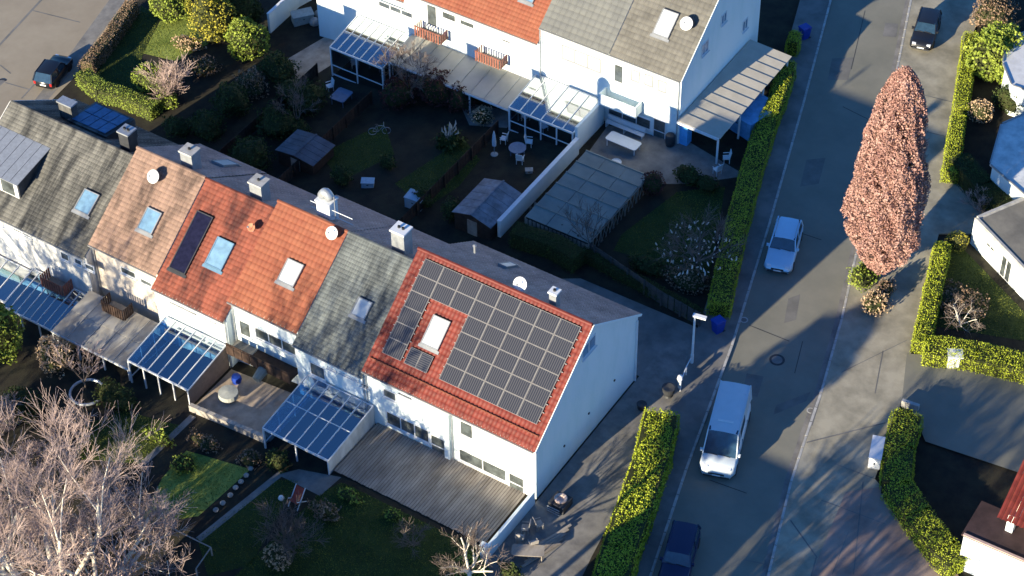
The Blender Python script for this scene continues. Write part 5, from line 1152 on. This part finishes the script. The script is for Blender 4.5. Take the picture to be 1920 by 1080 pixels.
# ================================================================ VEGETATION
def hedge(pts, wd, h, leaf_m, label, cat='hedge', dens=150, size=.095, name='hedge', boxy=.86, base_h=0.0, round_=.0, gap=None):
    # pts: ground polyline (x, y); a bushy box with rounded shoulders and uneven surface
    pts = [Vector((p[0], p[1], 0)) for p in pts]; segs = []; tot = 0
    for a, b in zip(pts[:-1], pts[1:]): segs.append((a, b, (b-a).length)); tot += (b-a).length
    T = empty(name, (pts[0].x, pts[0].y, zg(pts[0].x)), label, cat)
    per = wd+2*h; n = int(tot*per*dens)+int(wd*h*2*dens)
    s = rng.uniform(-.02, 1.02, n)*tot; c = rng.uniform(-1, 1, n); X_ = np.zeros((n, 3)); N_ = np.zeros((n, 3))
    cum = np.cumsum([0]+[q[2] for q in segs]); k = np.clip(np.searchsorted(cum, s)-1, 0, len(segs)-1)
    A_ = np.array([q[0][:] for q in segs]); D_u = np.array([((q[1]-q[0]).normalized())[:] for q in segs]); 
    base = A_[k]+D_u[k]*(s-cum[k])[:, None]; side = np.stack([-D_u[k][:, 1], D_u[k][:, 0], 0*s], 1)
    # profile: super-ellipse over angle
    th = rng.uniform(-.12, math.pi+.12, n); e = 2/5.0
    tx = rng.uniform(-1, 1, n); cx_ = tx*wd/2; cz_ = 1-.16*np.abs(tx)**5
    low = rng.uniform(0, 1, n) < (2*h*.8/per); cx_ = np.where(low, np.sign(c)*wd/2, cx_); cz_ = np.where(low, rng.uniform(.03, .85, n), cz_)
    P = base+side*cx_[:, None]; gzv = 0.11*np.minimum(0, np.maximum(P[:, 0], CREASE_B)-CREASE_A)
    P[:, 2] = gzv+cz_*h
    d = vnoise(P, 1.6, 3)*.10+vnoise(P, 5, 4)*.05
    P[:, 2] += np.where(low, 0, d*1.0); P += side*(np.sign(cx_)*np.abs(d))[:, None]*low[:, None]
    P += rng.normal(scale=.03, size=P.shape)
    N_ = np.where(low[:, None], side*np.sign(cx_)[:, None], np.array([[0, 0, 1.]]))
    # ends
    m_ = int(wd*h*dens*1.3)
    for a, dd in ((pts[0], -D_u[0]), (pts[-1], D_u[-1])):
        E_ = np.array(a[:])[None]+dd[None]*rng.uniform(.0, .06, (m_, 1)); sd_ = np.array([-dd[1], dd[0], 0])
        E_ = E_+sd_[None]*rng.uniform(-wd/2, wd/2, (m_, 1)); E_[:, 2] = zg(a.x)+rng.uniform(.02, .97, m_)*h
        P = np.concatenate([P, E_]); N_ = np.concatenate([N_, np.repeat(dd[None], m_, 0)])
    leaves('leaves', P, size, leaf_m, T, .5, N_)['kind'] = 'stuff'
    q = MB()
    for a, b, L in segs:
        u = (b-a).normalized(); s_ = Vector((-u.y, u.x, 0))*(wd/2-.09); a2, b2 = a+u*.05, b-u*.05+(u*.2 if b is not pts[-1] else Vector())
        PP = [a2-s_, b2-s_, b2+s_, a2+s_]; q.hexa([p+Vector((0, 0, zg(p.x)-.05)) for p in PP]+[p+Vector((0, 0, zg(p.x)+h-.12)) for p in PP])
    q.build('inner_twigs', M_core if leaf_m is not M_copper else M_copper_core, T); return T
def hp(h, *px): return [tuple(G(*p, h)[:2]) for p in px]
hedge(hp(2.0, (1240, 772), (1222, 850), (1192, 940), (1163, 1020), (1140, 1100)), 2.2, 2.0, M_hedge, 'big yellow-green hedge between the gable path and the road', size=.12)
hedge(hp(1.8, (1478, 112), (1460, 170), (1445, 205)), 1.25, 1.8, M_hedge, 'sunlit upper hedge beside the carport')
hedge(hp(1.8, (1440, 212), (1412, 300), (1385, 400), (1362, 500), (1350, 560)), 1.5, 1.6, M_hedge, 'long shaded hedge along the road past the end garden')
hedge(hp(1.6, (1492, 55), (1486, 76)), .9, 1.5, M_hedge, 'short hedge stub beside the blue bin at the top')
hedge(hp(1.5, (965, 425), (1040, 447), (1085, 475)), 1.4, 1.5, M_hedge_dk, 'dark evergreen hedge behind the solar roof ridge')
hedge(hp(1.3, (1822, 60), (1812, 130), (1803, 196)), 1.1, 1.3, M_hedge, 'clipped olive hedge at the top right', size=.08, dens=190)
hedge(hp(1.3, (1798, 215), (1790, 270), (1782, 320)), 1.1, 1.3, M_hedge, 'second clipped olive hedge below the small utility box', size=.08, dens=190)
hedge(hp(1.6, (1800, 290), (1845, 340), (1893, 378)), 1.7, 1.6, M_hedge_dk, 'dark green hedge slanting in front of the dappled house')
hedge(hp(1.3, (1768, 455), (1748, 550), (1728, 640)), 1.15, 1.3, M_hedge, 'yellow-green hedge left of the small right garden')
hedge(hp(1.3, (1735, 643), (1830, 655), (1960, 685)), 1.9, 1.3, M_hedge, 'wide yellow-green hedge below the small right garden')
hedge(hp(1.4, (1703, 772), (1688, 830), (1682, 900), (1720, 955), (1770, 1020), (1800, 1050)), 1.9, 1.4, M_hedge, 'curved yellow-green hedge at the lower right')
hedge(hp(1.3, (246, 0), (205, 60), (160, 115)), 1.2, 1.3, M_brownleaf, 'brown leafless hedge beside the left street')
hedge(hp(1.3, (155, 132), (190, 160), (235, 172), (290, 195)), 1.3, 1.3, M_shrub, 'green and brown corner hedge at the left')
hedge(gp((1095, 485), (1200, 540), (1310, 600)), .8, .9, M_hedge_dk, 'low dark planting along the lane fence')
def blob(c, rx, ry, rz, leaf_m, label, cat='shrub', name='shrub', n=None, size=.16, lob=.16, core=M_core, flat=.3, group=None):
    # rounded bush: leaves spread over and below an uneven surface round a rough inner body
    c = Vector(c); T = empty(name, c, label, cat, group); n = n or int(60*4*math.pi*((rx*ry+ry*rz+rx*rz)/3))
    d = rng.normal(size=(n, 3)); d /= np.linalg.norm(d, axis=1, keepdims=True); d[:, 2] = np.where(d[:, 2] < -.75, -d[:, 2], d[:, 2])
    sd_ = int(abs(c.x*7+c.y*13)) % 991
    r = 1+lob*vnoise(d, 3.2, sd_)+lob*.7*vnoise(d, 8, sd_+1)-np.abs(rng.normal(scale=.07, size=n))
    P = d*r[:, None]*np.array([rx, ry, rz])+np.array([c.x, c.y, c.z+rz*.92]); P[:, 2] = np.maximum(P[:, 2], c.z+.03)
    leaves('leaves', P, size, leaf_m, T, flat, d)['kind'] = 'stuff'
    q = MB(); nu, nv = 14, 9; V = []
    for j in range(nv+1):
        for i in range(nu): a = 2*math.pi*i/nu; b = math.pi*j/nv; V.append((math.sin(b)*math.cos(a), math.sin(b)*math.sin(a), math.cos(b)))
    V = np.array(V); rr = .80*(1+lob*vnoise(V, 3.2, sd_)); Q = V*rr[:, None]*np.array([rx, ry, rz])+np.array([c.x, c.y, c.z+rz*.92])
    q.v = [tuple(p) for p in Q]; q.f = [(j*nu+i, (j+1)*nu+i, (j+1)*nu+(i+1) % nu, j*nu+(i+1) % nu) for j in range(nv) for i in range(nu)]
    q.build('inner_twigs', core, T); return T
def bl(px, py, h, *a, **k): p = G(px, py, h); p.z = zg(p.x); return blob(p, *a, **k)
bl(318, 12, 1.0, 1.8, 1.7, 1.4, M_shrub, 'bright green round shrub at the top beside the lawn', size=.18)
bl(397, 45, 1.8, 1.75, 1.8, 2.8, M_shrub_y, 'tall yellow conifer between the green shrubs', 'conifer', 'conifer', size=.16, lob=.25)
bl(462, 76, 1.4, 1.75, 1.7, 1.7, M_shrub, 'round dark-green shrub right of the yellow conifer', size=.2)
bl(445, 16, 1.4, 1.8, 1.7, 1.7, M_hedge_dk, 'dark evergreen shrub behind the yellow conifer')
bl(475, 20, .8, .9, .9, .9, M_hedge_dk, 'small dark shrub beside the short white wall')
bl(352, 82, .4, 1.3, .8, .5, M_straw, 'low brown perennial bed at the edge of the left lawn', lob=.3)
bl(292, 150, .9, 2.0, 1.5, 1.1, M_shrub, 'grey-green shrub mass under the bare bush at the left')
bl(315, 190, .6, .9, .8, .8, M_shrub, 'small green shrub in front of the bare bush')
bl(1872, 105, 1.7, 2.1, 2.2, 2.0, M_shrub, 'big bright green shrub at the top right', size=.26, lob=.2)
bl(1865, 25, 1.0, 1.8, 1.8, 1.1, M_brownleaf, 'brown winter shrub at the top right corner', lob=.3)
bl(1840, 210, .8, 1.0, .9, .9, M_straw, 'round tan shrub beside the second clipped hedge', size=.12)
bl(1895, 185, 1.0, 1.3, 1.1, 1.1, M_hedge_dk, 'dark green shrub below the big bright shrub', lob=.25)
bl(1795, 448, .9, .85, .8, .75, M_shrub_y, 'clipped yellow-green ball bush at the white corner wall', size=.1, lob=.05)
bl(1620, 520, .4, 1.0, 1.3, .7, M_shrub, 'yellow-green ground shrub at the foot of the copper tree', lob=.25)
bl(1640, 572, .5, .95, 1.0, .7, M_straw, 'pinkish straw shrub at the lower tip of the planting strip', lob=.3)
bl(1658, 545, .5, .6, 1.0, .6, M_brownleaf, 'brown shrub right of the ground shrub in the planting strip', lob=.3)
bl(100, 670, 1.2, 1.2, 1.1, 1.6, M_straw, 'tall straw-coloured grass clump below the left glass roof', 'grass clump', 'grass_clump', lob=.3)
bl(-5, 630, 2.2, 1.7, 1.6, 2.8, M_shrub, 'bright evergreen at the left edge below the glass roof', 'conifer', 'conifer', size=.22, lob=.25)
bl(1222, 345, .7, .95, .95, .85, M_redleaf, 'dark reddish round shrub at the corner of the enclosure', lob=.1, size=.14)
bl(1290, 330, .6, 1.1, .8, .7, M_hedge_dk, 'dark green shrub right of the reddish round shrub')
bl(1325, 345, .4, .9, .7, .5, M_hedge_dk, 'low dark shrub beside the hedge')
bl(745, 175, 1.2, 1.5, 1.3, 1.3, M_redleaf, 'dark red shrub in front of the pale conservatory', lob=.3)
bl(820, 165, 1.4, 1.7, 1.4, 1.5, M_redleaf, 'dark reddish bush below the beige veranda roof', lob=.35)
bl(865, 185, 1.0, 1.1, 1.0, 1.1, M_redleaf, 'brown-red bush beside the round pale table', lob=.35)
bl(575, 185, 1.0, 1.5, 1.6, 1.2, M_hedge_dk, 'dark shrub left of the blue-grey table', lob=.35)
bl(520, 230, 1.0, 1.6, 1.4, 1.2, M_hedge_dk, 'dark shrub in the middle of the far left garden', lob=.35)
bl(430, 190, 1.2, 1.5, 1.4, 1.3, M_hedge_dk, 'dark shrub below the round green shrub', lob=.35)
bl(470, 290, 1.0, 1.8, 1.3, 1.1, M_hedge_dk, 'dark shrub near the lane behind the left houses', lob=.35)
bl(905, 215, .7, .9, .8, .6, M_straw, 'dry grass tuft beside the dark patio', 'grass clump', 'grass_clump', lob=.35)
for px_, py_, r_, lb in ((790, 370, .9, 'dark low shrub left of the pale blue storage box'), (850, 395, 1.0, 'dark low shrub between storage box and shed'), (640, 330, .9, 'dark low shrub beside the narrow path'), (725, 300, .7, 'dark low shrub in the bicycle garden'), (330, 240, 1.1, 'dark shrub behind the grey chimney'), (560, 240, .9, 'dark shrub left of the panes of the garden shed')):
    bl(px_, py_, .6, r_, r_*.8, r_*.7, M_hedge_dk, lb, lob=.35)
# front gardens
bl(345, 870, .4, .8, .7, .5, M_shrub, 'small light green shrub beside the diagonal path', lob=.35)
bl(300, 820, .4, 1.1, .5, .4, M_shrub, 'light green low planting along the path, upper end', lob=.35)
bl(215, 740, .8, 1.7, .9, .8, M_hedge_dk, 'dark shrub under the left veranda roof edge', lob=.35)
bl(385, 830, .3, 1.3, .6, .4, M_brownleaf, 'brown bed in front of the low stone wall', lob=.4)
bl(470, 860, .3, .7, .6, .4, M_brownleaf, 'brown bed at the right end of the low stone wall', lob=.4)
bl(655, 930, .3, .9, .5, .4, M_shrub, 'yellow-green low plant at the terrace corner', lob=.4)
bl(610, 960, .4, 1.1, .7, .5, M_brownleaf, 'brown low planting left of the dark lawn', lob=.4)
bl(735, 965, .3, .6, .4, .3, M_shrub, 'small green plant at the plank terrace edge', lob=.4)
bl(885, 1065, .4, 1.1, .8, .5, M_shrub, 'green planting at the foot of the bare apple tree', lob=.35)
bl(955, 1070, .3, .8, .6, .35, M_hedge_dk, 'low plants below the white pillar', lob=.35)
bl(520, 1045, .5, .9, .8, .6, M_straw, 'pale tan clump below the bare bush', 'grass clump', 'grass_clump', lob=.3)
bl(40, 760, .8, 1.6, 1.3, 1.0, M_hedge_dk, 'dark shrub behind the bare birches', lob=.35)
bl(520, 865, .5, .8, .8, .7, M_hedge_dk, 'dark shrub under the corner of the blue conservatory', lob=.35)
bl(1800, 560, .3, 2.0, 1.4, .35, M_brownleaf, 'low brown bed in the small right garden', lob=.4)
bl(1215, 500, .4, 1.5, .8, .5, M_hedge_dk, 'dark low bed below the end garden lawn', lob=.4)
bl(1290, 525, .4, 1.6, .9, .6, M_brownleaf, 'brown leafless bed under the magnolia', lob=.4)
# the copper-coloured columnar tree
pb = G(1643, 522); pb.z = 0; ht = height_to(pb, 128)
T = empty('columnar_tree', pb, 'tall columnar tree with copper winter leaves by the road', 'tree')
tlv = [i/12 for i in range(13)]
def prof(t): return np.interp(t, [0, .05, .13, .2, .28, .41, .54, .67, .8, .9, .96, 1.0], [.6, 1.15, 1.95, 2.4, 2.55, 2.5, 2.3, 2.05, 1.65, 1.2, .75, .2])
n = 90000; t = rng.uniform(0, 1, n)**.9; a = rng.uniform(0, 2*math.pi, n)
dv = np.stack([np.cos(a), np.sin(a), t*6], 1); r = prof(t)*(1+.09*vnoise(dv, 2.0, 5)+.16*vnoise(dv*np.array([2.2, 2.2, .8]), 3.2, 6)+.07*vnoise(dv*3, 4, 8))-np.abs(rng.normal(scale=.26, size=n))
P = np.stack([pb.x+np.cos(a)*r*.97, pb.y+np.sin(a)*r*.97, .9+t*(ht-.9)], 1)
g_ = vnoise(dv*np.array([1.6, 1.6, 1.0]), 3.4, 9)+.6*vnoise(dv*3, 3.5, 10); keep = (g_ < .62)|(rng.uniform(0, 1, n) < .18); P = P[keep]; a = a[keep]
leaves('leaves', P, .15, M_copper, T, .2, np.stack([np.cos(a), np.sin(a), .3+0*a], 1))['kind'] = 'stuff'
q = MB(); q.tube([pb+Vector((0, 0, ht*k/8)) for k in range(8)], [.24, .22, .2, .17, .14, .1, .07, .04], 8); q.build('trunk', M_bark, T)
q = MB()
for k in range(260):
    t_ = rnd.uniform(.03, .9); a_ = rnd.uniform(0, 6.28); r_ = float(prof(t_))*1.04; z_ = .9+t_*(ht-.9)
    q.tube([pb+Vector((0, 0, max(.4, z_-r_*1.3))), pb+Vector((math.cos(a_)*r_*.6, math.sin(a_)*r_*.6, z_-r_*.3)), pb+Vector((math.cos(a_)*r_, math.sin(a_)*r_, z_+.2))], [.05, .035, .012], 4, False)
q.build('branches', M_bark, T)
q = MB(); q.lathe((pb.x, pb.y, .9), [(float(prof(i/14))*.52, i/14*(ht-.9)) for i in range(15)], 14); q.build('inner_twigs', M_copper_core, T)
# leafless trees: limbs that fork again and again
def bare(px_or_pt, H_, spread, label, cat='tree', name='bare_tree', bark=None, twig=None, r0=.16, limbs=5, levels=4, fork=4, seed=1, up=.55, twn=3, thin=.55, trunk=.22, lean=(0, 0), twr=.011):
    R_ = random.Random(seed); p0 = px_or_pt; T = empty(name, p0, label, cat); big = MB(); tw = MB()
    def grow(p, d, L, r, lv):
        n_ = 3 if lv > 1 else 4; pts = [p]; q = p; dd = d.copy()
        for i in range(n_):
            dd = (dd+Vector((R_.gauss(0, .13), R_.gauss(0, .13), R_.gauss(0, .08)+.06*up))).normalized(); q = q+dd*L/n_; pts.append(q)
        rad = [max(twr*.8, r*(1-.55*i/n_)) for i in range(n_+1)]
        (big if lv < 3 else tw).tube(pts, rad, 6 if lv < 2 else (4 if lv < 3 else 3), False)
        if lv >= levels: return
        cnt = fork if lv < levels-1 else fork*twn
        for k in range(cnt):
            t_ = R_.uniform(.3, 1.0); i = min(n_-1, int(t_*n_)); pp = pts[i].lerp(pts[i+1], t_*n_-i)
            side = Vector((R_.gauss(0, 1), R_.gauss(0, 1), R_.gauss(0, .6))); side = (side-dd*side.dot(dd)).normalized()
            nd = (dd*R_.uniform(.5, 1.0)+side*R_.uniform(.4, .9)*spread+Vector((0, 0, up*.35))).normalized()
            grow(pp, nd, L*R_.uniform(.5, .8)*(1-.15*t_), max(twr, r*(1-.6*t_)*thin), lv+1)
    th_ = H_*trunk; top = p0+Vector((lean[0]*th_, lean[1]*th_, th_)); big.tube([p0-Vector((0, 0, .1)), p0.lerp(top, .5)+Vector((.04, .03, 0)), top], [r0*1.15, r0, r0*.9], 8)
    for k in range(limbs):
        a_ = 2*math.pi*(k+R_.uniform(-.3, .3))/limbs; d = Vector((math.cos(a_)*spread*.75+lean[0], math.sin(a_)*spread*.75+lean[1], R_.uniform(.8, 1.3))).normalized()
        grow(top-Vector((0, 0, R_.uniform(0, th_*.25))), d, H_*(1-trunk)*R_.uniform(.6, .8), r0*R_.uniform(.6, .8), 1)
    big.build('trunk_and_limbs', bark or M_bark, T, smooth=True); o = tw.build('twigs', twig or M_twig, T); o['kind'] = 'stuff'; return T
def gpt(px, py): p = G(px, py); p.z = zg(p.x); return p
bare(gpt(120, 1195), 13.5, .75, 'tallest pale bare birch at the bottom left', bark=M_birch, r0=.34, limbs=6, levels=5, fork=4, seed=3, twn=3, twr=.009, trunk=.25)
bare(gpt(185, 1140), 9.0, .9, 'smaller bare birch right of the tallest birch', bark=M_birch, r0=.25, limbs=5, levels=5, fork=4, seed=8, twn=3, twr=.009, trunk=.15, lean=(.15, .1))
bare(gpt(10, 1170), 12.0, .85, 'bare birch at the left edge of the picture', bark=M_birch, r0=.26, limbs=5, levels=5, fork=4, seed=12, twn=2, twr=.009, trunk=.2)
bare(gpt(250, 1260), 7.5, 1.0, 'low wide bare tree at the bottom, right of the birches', bark=M_birch, r0=.16, limbs=5, levels=5, fork=4, seed=21, twn=2, twr=.008, trunk=.15)
bare(gpt(880, 1100), 4.6, 1.15, 'gnarled bare apple tree in front of the plank terrace', bark=M_birch, r0=.13, limbs=5, levels=4, fork=4, seed=5, twn=2, twr=.012, trunk=.35, twig=M_twig_dk)
bare(gpt(775, 1025), 2.0, 1.5, 'small bare shrub on the dark lawn', cat='shrub', name='bare_shrub', r0=.05, limbs=6, levels=3, fork=4, seed=6, twr=.012, trunk=.1, twig=M_twig_dk)
bare(gpt(540, 1030), 3.0, 1.0, 'bare fan-shaped bush at the bottom', cat='shrub', name='bare_shrub', r0=.07, limbs=12, levels=3, fork=5, seed=9, twr=.012, trunk=.06, twig=M_twig_dk)
bare(gpt(325, 185), 3.2, .9, 'bare grey bush standing in the left garden hedge', cat='shrub', name='bare_shrub', r0=.07, limbs=12, levels=3, fork=5, seed=10, twr=.014, trunk=.06)
bare(gpt(1800, 612), 2.2, 1.6, 'bare spreading shrub in the small right garden', cat='shrub', name='bare_shrub', bark=M_birch, r0=.06, limbs=6, levels=3, fork=4, seed=14, twr=.012, trunk=.1, twig=M_twig_dk)
bare(gpt(1835, 400), 1.8, 1.0, 'small bare shrub between dark hedge and white corner wall', cat='shrub', name='bare_shrub', r0=.04, limbs=7, levels=3, fork=4, seed=15, twr=.012, trunk=.1)
bare(gpt(770, 190), 4.2, .9, 'bare tree in front of the beige veranda', bark=M_twig_dk, r0=.09, limbs=5, levels=4, fork=4, seed=16, twr=.012, twig=M_twig_dk)
bare(gpt(560, 240), 3.6, .9, 'bare sapling in the far left back garden', r0=.07, limbs=5, levels=4, fork=3, seed=17, twr=.012, twig=M_twig_dk)
bare(gpt(1105, 470), 3.4, .8, 'thin bare tree at the lower corner of the grey enclosure', r0=.05, limbs=5, levels=3, fork=4, seed=18, twr=.012, twig=M_twig_dk, trunk=.15)
bare(gpt(160, 730), 3.6, .7, 'bare shrub below the left glass roof', cat='shrub', name='bare_shrub', r0=.06, limbs=5, levels=4, fork=3, seed=19, twr=.012)
# magnolia with white upright buds
pm_ = gpt(1305, 500); MG = bare(pm_, 4.2, 1.2, 'magnolia with white buds in the end garden', name='magnolia', bark=M_twig_dk, r0=.09, limbs=7, levels=3, fork=5, seed=22, twr=.014, twig=M_twig_dk, trunk=.12)
n = 0; BD = []
R_ = random.Random(4)
for k in range(110):
    a_ = R_.uniform(0, 6.28); r_ = 2.9*math.sqrt(R_.random()); z_ = .9+3.0*R_.random()*(1-r_/4.2); c = pm_+Vector((math.cos(a_)*r_, math.sin(a_)*r_*.9, z_)); BD.append(c)
bud = MB(); bud.tube([(0, 0, 0), (0, 0, .09), (0, 0, .2), (0, 0, .3)], [.012, .05, .045, .008], 5); bo = bud.build('bud', mat('white_buds', (.70, .66, .60), .6, .08)); bd = bo.data; bpy.data.objects.remove(bo)
for c in BD:
    o = bpy.data.objects.new('bud', bd); COL.objects.link(o); o.location = c; o.rotation_euler = (R_.gauss(0, .35), R_.gauss(0, .35)+.1, 0); o.scale = [R_.uniform(.6, 1.3)]*3; child(o, MG)
# pampas grass: pale plumes fanning out
c = gpt(842, 272); T = empty('pampas_grass', c, 'pampas grass with pale upright plumes in the dark garden', 'grass clump')
for k in range(13):
    a_ = R_.uniform(0, 6.28); s_ = R_.uniform(.2, .75); q = MB(); tip = c+Vector((math.cos(a_)*s_, math.sin(a_)*s_, R_.uniform(1.5, 2.1)))
    q.tube([c+Vector((math.cos(a_)*.1, math.sin(a_)*.1, 0)), c.lerp(tip, .55)+Vector((0, 0, .15)), tip-Vector((0, 0, .35)), tip], [.015, .015, .07, .01], 5, False); q.build('plume', mat('pale_plume', (.50, .46, .40), .9, .1), T)
P = rng.normal(size=(900, 3))*np.array([.45, .45, .3])+np.array([c.x, c.y, c.z+.4]); leaves('leaves', P, .3, M_hedge_dk, T)['kind'] = 'stuff'
# trees standing south of the frame; their bare crowns streak the gardens, roofs and road with shadow
for k, (x_, y_, H_, sp_) in enumerate(((-40, -40, 15, .8), (-26, -36, 13, .8), (-14.5, -25, 9.0, .9), (11, -15.5, 8.5, .7), (13.5, -22, 12, .8), (9.5, -31, 10.5, .8), (-46, -34, 14, .8))):
    bare(Vector((x_, y_, zg(x_))), H_, sp_, ['tall bare tree south of the second left house', 'tall bare tree south of the orange houses', 'short bare tree south of the solar house', 'bare tree south of the pavement across the road', 'tall bare tree behind the one by the far pavement', 'bare tree south beside the road', 'tallest bare tree far to the southwest'][k], r0=.26, limbs=7, levels=4, fork=4, seed=40+k, twn=2, twr=.035)
    S_ = None
# grass tufts give the sunlit lawns a broken surface
def tufts(name, poly, n, h, mt, label):
    xs = [p[0] for p in poly]; ys = [p[1] for p in poly]; P = np.stack([rng.uniform(min(xs), max(xs), n), rng.uniform(min(ys), max(ys), n)], 1); ins = np.zeros(n, bool); m_ = len(poly)
    for i in range(m_):
        (x1, y1), (x2, y2) = poly[i], poly[(i+1) % m_]
        c_ = ((y1 > P[:, 1]) != (y2 > P[:, 1])) & (P[:, 0] < (x2-x1)*(P[:, 1]-y1)/((y2-y1)+1e-12)+x1); ins ^= c_
    P = P[ins]; n = len(P); z = 0.11*np.minimum(0, np.maximum(P[:, 0], CREASE_B)-CREASE_A)+.01; b = np.column_stack([P, z]); a = rng.uniform(0, 6.28, n); d = np.stack([np.cos(a), np.sin(a), 0*a], 1)*.03
    t = b+np.stack([rng.normal(scale=.03, size=n), rng.normal(scale=.03, size=n), rng.uniform(.4, 1.2, n)*h], 1); o = np_mesh(name, np.stack([b-d, b+d, t], 1), 3, mt); tag(o, label, 'grass', kind='stuff')
M_grass = mat('grass_blades', (.09, .115, .018), .9, col2=(.21, .225, .04), scale=.6, island=.35)
for (n_, p, mt), lb in zip(LG, ('dark lawn below the plank terrace', 'streaky sunlit lawn beside the stone edging', 'dark lawn at the far left', 'narrow lawn strip left of the paving', 'shaded lawn of the end garden', 'shaded lawn beside the pampas grass', 'shaded lawn of the bicycle garden', 'bright lawn between the left shrubs', 'shaded lawn behind the brown hedge', 'lawn inside the right hedges')):
    poly = gp(*p); ar = abs(sum(poly[i][0]*poly[(i+1) % len(poly)][1]-poly[(i+1) % len(poly)][0]*poly[i][1] for i in range(len(poly))))/2
    tufts('grass', poly, int(min(16000, ar*110)*1.6), .07, M_grass, 'short grass of the '+lb)

for k, (px_, py_, lb) in enumerate(((60, 900, 'brown twiggy thicket under the birches, upper'), (200, 960, 'brown twiggy thicket between the two birches'), (90, 1020, 'brown twiggy thicket at the foot of the tallest birch'), (290, 1000, 'brown twiggy thicket right of the smaller birch'), (0, 820, 'brown twiggy thicket at the left edge'), (130, 840, 'brown twiggy thicket below the pond ring'))):
    bare(gpt(px_, py_), 2.6, 1.2, lb, cat='shrub', name='bare_shrub', r0=.05, limbs=10, levels=4, fork=4, seed=70+k, twn=2, twr=.014, trunk=.08)

bl(520, 130, .9, 1.6, 1.4, 1.1, M_hedge_dk, 'dark shrub left of the small brown patio', lob=.35)
bl(545, 175, .7, 1.3, 1.2, .9, M_hedge_dk, 'dark shrub below the small brown patio', lob=.35)
bl(385, 235, .8, 1.6, 1.2, .9, M_hedge_dk, 'dark shrub between bare bush and lane fence', lob=.35)
bl(470, 160, .8, 1.3, 1.2, .9, M_brownleaf, 'brown shrub below the round dark-green shrub', lob=.4)
bl(380, 125, .5, 1.4, .9, .6, M_brownleaf, 'low brown shrub below the perennial bed', lob=.4)

c = Vector((.3, -24, 9.2)); PT = blob(c, 2.2, 2.3, 1.95, M_hedge_dk, 'unseen dark pine south of the road, added to shade the van', 'tree', 'shadow_pine', lob=.22, size=.3)  # unseen tree added for its shadow; crown raised to shade the van
q = MB(); q.tube([(.3, -24, -.1), (.35, -24, 5), (.3, -24, 10.5)], [.24, .2, .12], 8); q.build('trunk', M_bark, PT)
